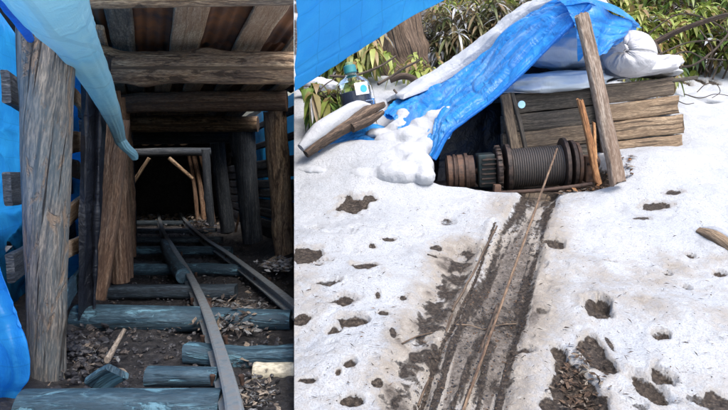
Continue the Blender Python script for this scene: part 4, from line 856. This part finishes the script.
# tarp overhead, right of the divide
ov = []
for k in range(5):
    t = k / 4; ov.append([P(294.6 + (440 - 294.6) * s, 94 - 94 * s ** 1.04 - 3 * math.sin(s * 3.1) - t * 150, 2.6 - t * .35 + .25 * s) for s in (0, .2, .4, .6, .8, 1., 1.15)])
tag_t(sheet('overhead_tarp', ov, M['tarp_lit'], 100, 60, .02, 550, clip='R', nsc=2.5, edge=.006, ridge=.016), 'blue woven tarp stretched overhead at the top left of the snowy picture')
# ------------------------------------------------------------------ snow lying on things
def snow_sheet(name, rows, seed, nu=70, nv=36, wr=.03, th=.05, lift=.0):
    rows = [[Vector(p) for p in r] for r in rows]; rr = [smooth_path(r, nu) for r in rows]; cols = [smooth_path([r[i] for r in rr], nv) for i in range(nu + 1)]
    Gm = np.array([[list(cols[i][j]) for i in range(nu + 1)] for j in range(nv + 1)]); du = np.gradient(Gm, axis=1); dv = np.gradient(Gm, axis=0); N = np.cross(du, dv); N /= np.linalg.norm(N, axis=2, keepdims=True) + 1e-9
    if N[..., 2].mean() < 0: N = -N
    s, t = np.meshgrid(np.linspace(0, 1, nu + 1), np.linspace(0, 1, nv + 1)); e = np.minimum(np.minimum(s, 1 - s), np.minimum(t, 1 - t)) * 2
    nzv = fbm(Gm[..., 0], Gm[..., 1], Gm[..., 2], sc=4, oc=6, seed=seed); e = np.clip(e, 0, 1)
    h = th * np.sqrt(np.clip(e * 3, 0, 1)) * (1 + .8 * nzv) + wr * nzv * np.clip(e * 6, 0, 1) * .5 - .025 * (e < .001)
    sh = fbm(s * 4, t * 4, sc=2, oc=3, seed=seed + 3)[..., None] * .02 * (1 - np.clip(e * 4, 0, 1))[..., None]; h = h + lift * np.clip(e * 5, 0, 1)
    Gt = Gm + N * h[..., None] + (du / (np.linalg.norm(du, axis=2, keepdims=True) + 1e-9)) * sh; k = nu + 1; V = np.concatenate([Gt.reshape(-1, 3), (Gm - N * .03).reshape(-1, 3)]); o2 = k * (nv + 1)
    Fc = []
    for j in range(nv):
        for i in range(nu):
            a = j * k + i; Fc.append((a, a + 1, a + k + 1, a + k)); Fc.append((o2 + a, o2 + a + k, o2 + a + k + 1, o2 + a + 1))
    for i in range(nu): Fc.append((i, o2 + i, o2 + i + 1, i + 1)); a = nv * k + i; Fc.append((a, a + 1, o2 + a + 1, o2 + a))
    for j in range(nv): a = j * k; Fc.append((a, a + k, o2 + a + k, o2 + a)); a += nu; Fc.append((a, o2 + a, o2 + a + k, a + k))
    return props(link_mesh(name, V.tolist(), Fc, 'snow', None), kind='stuff')
def snow_lump(c, r, seed, rot=None, amp=.28): return props(blob('snow_lump', c, r, M['snow'], seed=seed, amp=amp, sc=1.6, n=26, rot=rot), kind='stuff')
# snow over the back ridge of the cover tarp
snow_sheet('snow_on_tarp', [[p + Vector((0, .02, .015)) for p in r] for r in ([P(612, 8, 4.9), P(585, -1, 4.85), P(556, 1, 5.02), P(524, 16, 5.18), P(500, 38, 5.26), P(470, 64, 5.32), P(432, 86, 5.3), P(402, 98, 5.15)], [P(606, 2, 5.1), P(580, -4, 5.1), P(548, -3, 5.2), P(518, 14, 5.35), P(494, 35, 5.4), P(461, 62, 5.45), P(427, 83, 5.45), P(394, 97, 5.35)], [P(606, 12, 5.8), P(580, 10, 5.8), P(545, 14, 5.8), P(512, 28, 5.9), P(480, 48, 6.0), P(448, 70, 6.0), P(414, 88, 6.0), P(384, 102, 5.9)])], 601, 130, 50, .075, .035)
# snow bank lying on the lower left of the tarp: one soft mass
def snow_mass(name, balls, vox=.014, amp=.03, size=.09):
    bm = bmesh.new()
    for (u, v, Y, rx, ry, rz) in balls:
        m_ = Matrix.Translation(P(u, v, Y)) @ Matrix.Diagonal((rx, ry, rz, 1)); bmesh.ops.create_icosphere(bm, subdivisions=3, radius=1, matrix=m_)
    me = bpy.data.meshes.new(name); bm.to_mesh(me); bm.free(); me.materials.append(M['snow']); o = bpy.data.objects.new(name, me); COL.objects.link(o)
    r = o.modifiers.new('merge', 'REMESH'); r.mode = 'VOXEL'; r.voxel_size = vox; r.use_smooth_shade = True
    sm = o.modifiers.new('soften', 'SMOOTH'); sm.iterations = 14; sm.factor = .6
    for k, (a, z_) in enumerate(((amp, size), (amp * .35, size * .3))):
        tx = bpy.data.textures.new(name + str(k), 'CLOUDS'); tx.noise_scale = z_; tx.noise_depth = 3; d = o.modifiers.new('lumps', 'DISPLACE'); d.texture = tx; d.strength = a; d.mid_level = .5; d.texture_coords = 'GLOBAL'
    return props(o, kind='stuff')
snow_mass('snow_bank', [(462, 106, 4.72, .05, .08, .03), (449, 112, 4.7, .09, .10, .05), (436, 119, 4.68, .10, .11, .07), (424, 127, 4.68, .12, .12, .08), (403, 117, 4.95, .065, .07, .08), (400, 128, 4.85, .11, .12, .07),
    (411, 138, 4.62, .15, .14, .09), (392, 142, 4.65, .15, .14, .08), (432, 134, 4.55, .08, .09, .06), (425, 148, 4.45, .11, .10, .08), (408, 156, 4.42, .16, .14, .10), (388, 160, 4.45, .18, .16, .09), (366, 162, 4.5, .20, .18, .08),
    (418, 166, 4.25, .12, .12, .10), (398, 174, 4.22, .18, .16, .10), (374, 176, 4.3, .22, .18, .08), (345, 166, 4.55, .20, .18, .06), (322, 170, 4.5, .20, .18, .05), (425, 176, 4.12, .08, .09, .07), (380, 134, 4.85, .12, .12, .05)])
snow_lump(P(655, 72, 5.3), (.2, .2, .05), 610)
for i, (u, v, Y, a) in enumerate([(648, 100, 5.6, .2), (700, 96, 6.2, .26), (610, 60, 5.8, .25), (316, 80, 6, .22)]): snow_lump(P(u, v, Y) - Vector((0, 0, .05)), (a, a * .8, a * .35), 620 + i)
# fallen branch with snow on it
fb = empty('fallen_branch', P(320, 150, 4.5), 'dark forked branch under a thick roll of snow, left of the small blue tarp', 'branch')
tube('bough', [P(306, 154, 4.42), P(322, 141, 4.5), P(345, 127, 4.62), P(366, 113, 4.75), P(384, 104, 4.85)], [.030, .045, .05, .048, .02], M['fallen'], fb, n=50, seed=630, rough=.12, knots=4)
tube('bough', [P(352, 128, 4.60), P(368, 121, 4.7), P(383, 112, 4.78)], [.03, .035, .018], M['fallen'], fb, n=30, seed=631, rough=.14)
tube('snow_roll', [P(301, 148, 4.42), P(320, 131, 4.52), P(342, 116, 4.65), P(358, 107, 4.78), P(370, 106, 4.85)], [.03, .065, .06, .05, .02], M['snow'], fb, n=60, seed=632, rough=.12)
# water jug
jg = empty('water_jug', P(358, 108, 4.95), 'clear plastic jug with a teal neck, half full of dark liquid', 'jug')
jc = P(359, 114, 4.95); jt = (P(349, 66, 4.97) - P(357, 92, 4.95)).normalized(); jt = (jt + Vector((.06, 0, .2))).normalized()
lathe('jug_body', [(0, .05), (0, .13), (.01, .145), (.08, .15), (.085, .144), (.095, .15), (.16, .15), (.20, .148), (.25, .13), (.285, .095), (.31, .05), (.33, .042), (.345, .042), (.345, .03)], jc, jt, M['plastic'], jg, 48)
lathe('dark_liquid', [(.004, .02), (.006, .12), (.012, .138), (.12, .141), (.175, .141), (.178, .135), (.178, .02)], jc, jt, M['liquid'], jg, 40)
lathe('neck_cap', [(.33, .02), (.33, .048), (.335, .052), (.39, .05), (.395, .042), (.395, .02)], jc, jt, M['cap'], jg, 28)
lathe('nozzle', [(.395, .02), (.396, .034), (.415, .032), (.42, .025), (.42, .01)], jc, jt, M['cork'], jg, 20)
sd, ud = frame_of(jt); 
V = []; Fc = []; UV = []
fr = Vector((0, -1, 0)); fr = (fr - jt * fr.dot(jt)).normalized(); rt = jt.cross(fr).normalized(); rt = rt if rt.x > 0 else -rt
for i in range(13):
    for j in range(7):
        a = R(4 + 44 * i / 12); h = .135 + .095 * j / 6; V.append(jc + jt * h + (fr * math.cos(a) + rt * math.sin(a)) * .1525); UV.append((i, j))
for i in range(12):
    for j in range(6): a = i * 7 + j; Fc.append((a, a + 1, a + 8, a + 7))
lb = link_mesh('label', V, Fc, M['label'], UV, jg); a = R(30); lathe('label_print', [(0, .002), (0, .030), (.002, .030), (.002, .02)], jc + jt * .178 + (fr * math.cos(a) + rt * math.sin(a)) * .1525, (fr * math.cos(a) + rt * math.sin(a)), M['label_dot'], jg, 24)
# ------------------------------------------------------------------ vegetation
y_plane = True
def leaves(name, tips, mat, parent, ln=(.10, .16), per=(5, 8), droop=.5, wid=.17, seed=1, spread=1.15):
    r = random.Random(seed); V = []; Fc = []; UV = []
    prof = [(0, .05), (.18, .62), (.45, 1.), (.75, .7), (1., .03)]
    for (p, d) in tips:
        s, u = frame_of(d); k = r.randint(*per); a0 = r.uniform(0, 6.28); base_t = r.random()
        for i in range(k):
            a = a0 + i * 6.283 / k + r.uniform(-.4, .4); sp = spread * r.uniform(.55, 1.15); ld = (d * math.cos(sp) + (s * math.cos(a) + u * math.sin(a)) * math.sin(sp)).normalized()
            ll = r.uniform(*ln); side = ld.cross(Vector((0, 0, 1))); side = side.normalized() if side.length > .05 else s; side = (side + u * r.uniform(-.5, .5)).normalized(); nm = side.cross(ld).normalized()
            if y_plane and (p + ld * ll - CAM).dot(NPL) < .06 * NPL.length: continue
            b = len(V); t_ = min(.999, max(0, base_t * .5 + r.random() * .5)); dr = droop * r.uniform(.6, 1.4)
            for q, w in prof:
                c = p + ld * (ll * q) + Vector((0, 0, -dr * ll * q * q)); W = side * (ll * wid * w); V += [c - W + nm * (ll * wid * w * .3), c, c + W + nm * (ll * wid * w * .3)]; UV += [(t_, q)] * 3
            for q in range(4):
                o = b + q * 3; Fc.append((o, o + 1, o + 4, o + 3)); Fc.append((o + 1, o + 2, o + 5, o + 4))
    return link_mesh(name, V, Fc, mat, UV, parent, True)
def multi_tube(name, paths, mat, parent, seg=6, n=8):
    V = []; Fc = []; UV = []
    for pts, r0, r1 in paths:
        pa = smooth_path(pts, n); b = len(V); ln = 0
        for i, p in enumerate(pa):
            d = pa[min(i + 1, n)] - pa[max(i - 1, 0)]; s, u = frame_of(d); r = r0 + (r1 - r0) * i / n; ln += .05
            for j in range(seg): a = j * 6.283 / seg; V.append(p + (s * math.cos(a) + u * math.sin(a)) * r); UV.append((ln, j * .01))
        for i in range(n):
            for j in range(seg): a = b + i * seg + j; c = b + i * seg + (j + 1) % seg; Fc.append((a, c, c + seg, a + seg))
    return link_mesh(name, V, Fc, mat, UV, parent, True)
def bush(name, label, u, v, Y, w, h, nst, seed, mat='leaf', ln=(.10, .16), droop=.5, group='leafy shrubs above the slope', tips_per=5, wid=.17, lean=(0, 0), per=(5, 8)):
    r = random.Random(seed); root = P(u, v, Y); root.z = gz(root.x, root.y) - .05 if Y > 1 else root.z
    o = empty(name, root, label, 'shrub', group); paths = []; tips = []
    for i in range(nst):
        b = root + Vector((r.uniform(-.35, .35) * w, r.uniform(-.35, .35) * w, 0)); top = root + Vector((r.uniform(-.5, .5) * w + lean[0], r.uniform(-.5, .5) * w * .8 + lean[1], h * r.uniform(.45, 1.)))
        md = b.lerp(top, .5) + Vector((r.uniform(-.1, .1), r.uniform(-.1, .1), .08)); paths.append(([b, md, top], .011, .004)); tips.append((top, (top - md).normalized()))
        for k in range(tips_per):
            t = r.uniform(.25, .95); c = b.lerp(md, t * 2) if t < .5 else md.lerp(top, t * 2 - 1); e = c + Vector((r.uniform(-1, 1), r.uniform(-1, .8), r.uniform(-.2, .9))).normalized() * r.uniform(.08, .26)
            paths.append(([c, c.lerp(e, .5) + Vector((0, 0, .02)), e], .005, .003)); tips.append((e, (e - c).normalized()))
    multi_tube('stem', paths, M['twig'], o); leaves('foliage', tips, M[mat], o, ln, per, droop, wid, seed)
    return o
BD = [  # name, label, root u, v, Y, width, height, stems, mat, leaf length, droop
 ('broadleaf_shrub', 'drooping green shrub at the left edge beside the blue tarp and the jug', 322, 122, 5.2, .38, .42, 7, 'leaf', (.13, .20), 1.1, (0, 0)),
 ('broadleaf_shrub', 'shrub with long hanging leaves just left of the tree trunk', 356, 68, 6.5, .30, .5, 6, 'leaf_yellow', (.13, .19), 1.3, (0, 0)),
 ('broadleaf_shrub', 'sparse green shrub behind the jug under the overhead tarp edge', 340, 82, 6.6, .55, .55, 8, 'leaf', (.12, .2), .8, (0, 0)),
 ('broadleaf_shrub', 'small leafy sprout in front of the tree trunk', 420, 66, 6.2, .25, .3, 3, 'leaf_yellow', (.10, .15), .8, (0, 0)),
 ('bamboo_grass', 'pale snowy bamboo grass right of the tree trunk', 449, 74, 7.3, .62, .6, 20, 'leaf_sasa', (.12, .2), .6, (0, 0)),
 ('bamboo_grass', 'dense bamboo grass above the snow covered tarp ridge', 478, 52, 7.3, .9, .75, 26, 'leaf_sasa', (.12, .2), .6, (0, 0)),
 ('bamboo_grass', 'bamboo grass on the slope behind the top of the tarp', 520, 30, 7.6, .9, .7, 24, 'leaf_sasa', (.12, .2), .6, (0, 0)),
 ('bamboo_grass', 'yellowish bamboo grass higher up behind the tree trunk', 470, 30, 8.6, 1.1, .8, 26, 'leaf_yellow', (.12, .2), .6, (0, 0)),
 ('bamboo_grass', 'mixed bamboo grass at the top edge above the tarp ridge', 500, 5, 9.2, 1.3, .9, 28, 'leaf', (.12, .2), .6, (0, 0)),
 ('bamboo_grass', 'bamboo grass patch at the top edge left of the prop plank', 560, 4, 8.6, 1.1, .7, 24, 'leaf_sasa', (.12, .2), .6, (0, 0)),
 ('broadleaf_shrub', 'green shrub behind the tree trunk at the top edge', 372, 14, 8.8, .9, .9, 18, 'leaf', (.14, .2), .7, (0, 0)),
 ('broadleaf_shrub', 'bright yellow green shrub right behind the top of the tarp', 634, 34, 6.9, .7, .75, 15, 'leaf_yellow', (.11, .17), .7, (0, 0)),
 ('broadleaf_shrub', 'bright leafy shrub above the tied sack', 676, 28, 7.2, .9, .8, 18, 'leaf_yellow', (.11, .17), .7, (0, 0)),
 ('broadleaf_shrub', 'green leafy shrub at the top right corner', 726, 30, 7.0, .8, .85, 18, 'leaf', (.11, .17), .7, (0, 0)),
 ('broadleaf_shrub', 'dark green shrub high behind the bare branches', 690, 8, 8.4, 1.3, .9, 22, 'leaf', (.12, .18), .7, (0, 0)),
 ('broadleaf_shrub', 'leafy shrub high behind the tarp peak', 620, 5, 8.6, 1.3, .9, 22, 'leaf_yellow', (.12, .18), .7, (0, 0)),
 ('broadleaf_shrub', 'green shrub farthest up in the right corner', 735, 0, 9.4, 1.4, 1., 22, 'leaf', (.12, .18), .7, (0, 0)),
 ('broadleaf_shrub', 'low hanging leafy spray beneath the bare branches on the right', 664, 66, 6.1, .35, .28, 5, 'leaf', (.09, .14), 1.0, (0, 0)),
]
for i, (nm, lb_, u, v, Y, w, h, ns, mt, ll, dr, ln_) in enumerate(BD):
    bush(nm, lb_, u, v, Y, w, h, ns, 700 + i, mt, ll, dr, 'bamboo grass above the slope' if nm == 'bamboo_grass' else 'leafy shrubs above the slope', 6 if nm == 'bamboo_grass' else 5, .10 if nm == 'bamboo_grass' else .17, ln_)
tr = empty('tree', P(405, 76, 7.0), 'brown fibrous tree trunk rising out of the snow between the leafy shrubs', 'tree')
tb = P(406, 82, 7.0); tb.z = gz(tb.x, tb.y) - .1
tube('trunk', [tb, P(402, 60, 7.0), P(397, 20, 7.0), P(388, -60, 7.1), P(375, -160, 7.3)], [.34, .27, .25, .22, .18], M['bark'], tr, n=90, seg=40, rough=.10, seed=750, knots=4)
for i, (a, b) in enumerate([((388, 80), (396, 60)), ((430, 82), (417, 62)), ((410, 90), (408, 66))]):
    p = P(a[0], a[1], 6.85); p.z = gz(p.x, p.y) - .04; tube('root', [p, p.lerp(P(b[0], b[1], 6.95), .5) + Vector((0, 0, -.03)), P(b[0], b[1], 6.95)], [.05, .09, .07], M['bark'], tr, n=24, seed=755 + i, rough=.15)
y_plane = False
# forest behind, far up the slope
for i in range(9):
    x = -3 + i * 2.1 + random.uniform(-.5, .5); y = 13 + random.uniform(0, 7); z = gz(x, y) - .3
    t_ = empty('tree', (x, y, z), 'thin forest tree far up the slope', 'tree', 'forest trees far up the slope')
    tube('trunk', [(x, y, z), (x + .1, y, z + 3), (x + .2, y, z + 7)], [.16, .12, .05], M['bark'], t_, n=20, seg=12, seed=760 + i)
    leaves('crown', [(Vector((x + random.gauss(0, .9), y + random.gauss(0, .9), z + random.uniform(2.4, 7.5))), Vector((random.uniform(-1, 1), random.uniform(-1, 1), random.uniform(-.3, 1))).normalized()) for _ in range(160)], M['leaf'], t_, (.18, .3), (5, 8), .6, .2, 770 + i)
y_plane = True
for i in range(10):     # undergrowth beyond the shrubs
    u = 400 + i * 38; bush('broadleaf_shrub', f'dim undergrowth shrub at the very top edge, number {i + 1} from the tree trunk', u, -22 + 6 * (i % 2), 10.6 + (i % 3) * .5, 1.4, 1., 16, 800 + i, ['leaf', 'leaf_yellow', 'leaf_sasa'][i % 3], (.12, .2), .6, 'undergrowth at the top edge', 5)
# bare branches on the right
BR = [('thick bare branch sloping behind the tied sack to the right edge', [(640, 52, 6.0), (660, 40, 5.9), (685, 28, 5.8), (715, 18, 5.7), (745, 10, 5.6)], .032, .02),
      ('thin curved branch bowing down over the snow at the right', [(655, 42, 5.8), (668, 62, 5.6), (690, 66, 5.5), (712, 52, 5.5), (725, 38, 5.5), (735, 25, 5.5)], .013, .008),
      ('bare twig looping from the sacks over the snow', [(652, 80, 5.3), (668, 66, 5.3), (676, 54, 5.35), (690, 52, 5.4), (704, 58, 5.4), (726, 60, 5.4)], .010, .005),
      ('straight twig crossing the looping twig', [(640, 64, 5.4), (660, 54, 5.4), (690, 42, 5.5), (728, 40, 5.5)], .009, .005),
      ('small arched twig standing in the snow at the right', [(697, 92, 5.3), (706, 84, 5.3), (716, 84, 5.3), (720, 92, 5.3), (712, 98, 5.25)], .004, .003),
      ('short dark forked twig sticking out of the snow right of the crib', [(666, 80, 5.2), (676, 75, 5.2), (682, 66, 5.2)], .012, .006),
      ('hanging twig at the top right', [(700, 30, 5.6), (712, 48, 5.5), (708, 64, 5.5)], .007, .004),
      ('long thin branch behind the jug', [(330, 76, 5.8), (352, 76, 5.7), (378, 67, 5.7), (396, 56, 5.8)], .013, .010),
      ('second thin branch resting on the snow beside the jug', [(378, 84, 5.4), (392, 76, 5.5), (404, 68, 5.5), (420, 60, 5.6)], .014, .008),
      ('crooked twig lying in the snow left of the blue tarp', [(394, 90, 5.4), (400, 96, 5.3), (410, 97, 5.3), (424, 88, 5.4)], .010, .006),
      ('dark knotty root stub in the snow below the tree trunk', [(390, 80, 5.8), (402, 76, 5.8), (412, 78, 5.8), (418, 82, 5.8)], .035, .03),
      ('fine branching twig low over the snow right of the crib', [(684, 94, 5.2), (700, 98, 5.2), (716, 94, 5.2), (735, 97, 5.2)], .005, .003),
      ('thin twig poking up beside the crib corner', [(676, 100, 5.0), (686, 104, 4.98), (694, 103, 4.98)], .004, .003),
      ('long arching twig in front of the right shrubs', [(640, 40, 5.9), (680, 14, 5.9), (720, 26, 5.9), (740, 50, 5.9)], .008, .005),
      ('slim twig beside the fallen branch', [(318, 92, 5.0), (326, 84, 5.1), (336, 78, 5.2)], .006, .004)]
for i, (lb_, pts, r0, r1) in enumerate(BR):
    props(tube('bare_branch', [P(*q) for q in pts], [r0, (r0 + r1) / 2, r1], M['twig' if r0 < .03 else 'fallen'], n=50, seg=10, seed=900 + i, rough=.14), lb_, 'branch')
lg = empty('fallen_log', G(715, 242), 'short brown log end poking out of the snow at the right edge', 'log')
tube('log_body', [G(699, 231, .0), G(718, 240, .008), G(748, 258, -.02)], [.022, .042, .05], M['crate_light'], lg, n=30, seed=950, rough=.12)
tube('snow_cap', [G(703, 232, .022), G(720, 239, .04), G(748, 256, .03)], [.012, .024, .03], M['snow'], lg, n=24, seed=951, rough=.15)
# litter on the slope
def fG(us, vs, du, dv):
    def f(r):
        u, v = us + r.gauss(0, .5) * du, vs + r.gauss(0, .5) * dv; x, y = Gb(u, v); return Vector((x, y, gz(x, y) + .006)), 1
    return f
scatter('leaf_litter', 260, fG(580, 385, 22, 34), 0, ['litter', 'litter', 'chip', 'fallen'], (.008, .024), leaf=True, seed=20)
scatter('bark_litter', 200, lambda r: (lambda p: (Vector((p.x, p.y, gz(p.x, p.y) + .012)), 1))(P(r.uniform(560, 632), 185, r.uniform(4.1, 4.4))), 0, ['litter', 'chip', 'orange', 'litter'], (.012, .035), leaf=True, seed=21)
scatter('slope_litter', 110, lambda r: (lambda p: (Vector((p[0], p[1], gz(*p) + .004)), 1))(Gb(r.uniform(300, 728), r.uniform(205, 408))), 0, ['litter', 'fallen', 'litter'], (.003, .009), leaf=True, seed=22)
scatter('needles', 700, lambda r: (lambda p: (Vector((p[0], p[1], gz(*p) + .002)), 1))(Gb(r.uniform(296, 728), r.uniform(200, 409))), 0, ['fallen', 'litter', 'twig'], (.004, .018), leaf=True, seed=26, lw=(.05, .11))
scatter('track_grit', 900, lambda r: (lambda t: (lambda a, b, k: (Vector((a[0] + (b[0] - a[0]) * k, a[1] + (b[1] - a[1]) * k, gz(a[0] + (b[0] - a[0]) * k, a[1] + (b[1] - a[1]) * k) + .001)), 1))(*[(lambda q, n_: (q[n_][0] + (q[n_ + 1][0] - q[n_][0]) * (t * 3 - n_), q[n_][1] + (q[n_ + 1][1] - q[n_][1]) * (t * 3 - n_)))(q, min(int(t * 3), 2)) for q in (MUDL if r.random() < .5 else SHL, SHR)], r.random()))(r.random()), 0, ['stone', 'stone', 'litter'], (.002, .006), seed=23)
scatter('forest_litter', 1800, lambda r: (lambda x, y: (Vector((x, y, gz(x, y) + .01)), 1))(*(lambda y: (r.uniform(-.1, .75) * y, y))(r.uniform(7.4, 12))), 0, ['litter', 'chip', 'litter', 'fallen'], (.03, .07), leaf=True, seed=24)
# ------------------------------------------------------------------ light
W = bpy.data.worlds.new('World'); S.world = W; W.use_nodes = True; wn = W.node_tree; bg = wn.nodes['Background']
sky = wn.nodes.new('ShaderNodeTexSky'); sky.sky_type = 'NISHITA'; sky.sun_disc = False; SE, SA = R(58), R(150)   # azimuth from +Y, clockwise
sky.sun_elevation = SE; sky.sun_rotation = SA; sky.air_density = 1.; sky.dust_density = 3.5; sky.ozone_density = .6
wn.links.new(sky.outputs[0], bg.inputs[0]); bg.inputs[1].default_value = .15
sl = bpy.data.lights.new('sun', 'SUN'); sl.energy = .9; sl.angle = R(22); sl.color = (1, .97, .93); so = bpy.data.objects.new('sun', sl); COL.objects.link(so)
sd_ = Vector((math.sin(SA) * math.cos(SE), math.cos(SA) * math.cos(SE), math.sin(SE))); so.rotation_euler = sd_.to_track_quat('Z', 'Y').to_euler()
S.view_settings.view_transform = 'Standard'; S.view_settings.look = 'None'; S.view_settings.gamma = 1; S.view_settings.use_curve_mapping = False; S.view_settings.exposure = 1.42
S.render.engine = 'CYCLES'; S.cycles.max_bounces = 8; S.cycles.diffuse_bounces = 5; S.cycles.transmission_bounces = 6; S.cycles.use_denoising = True
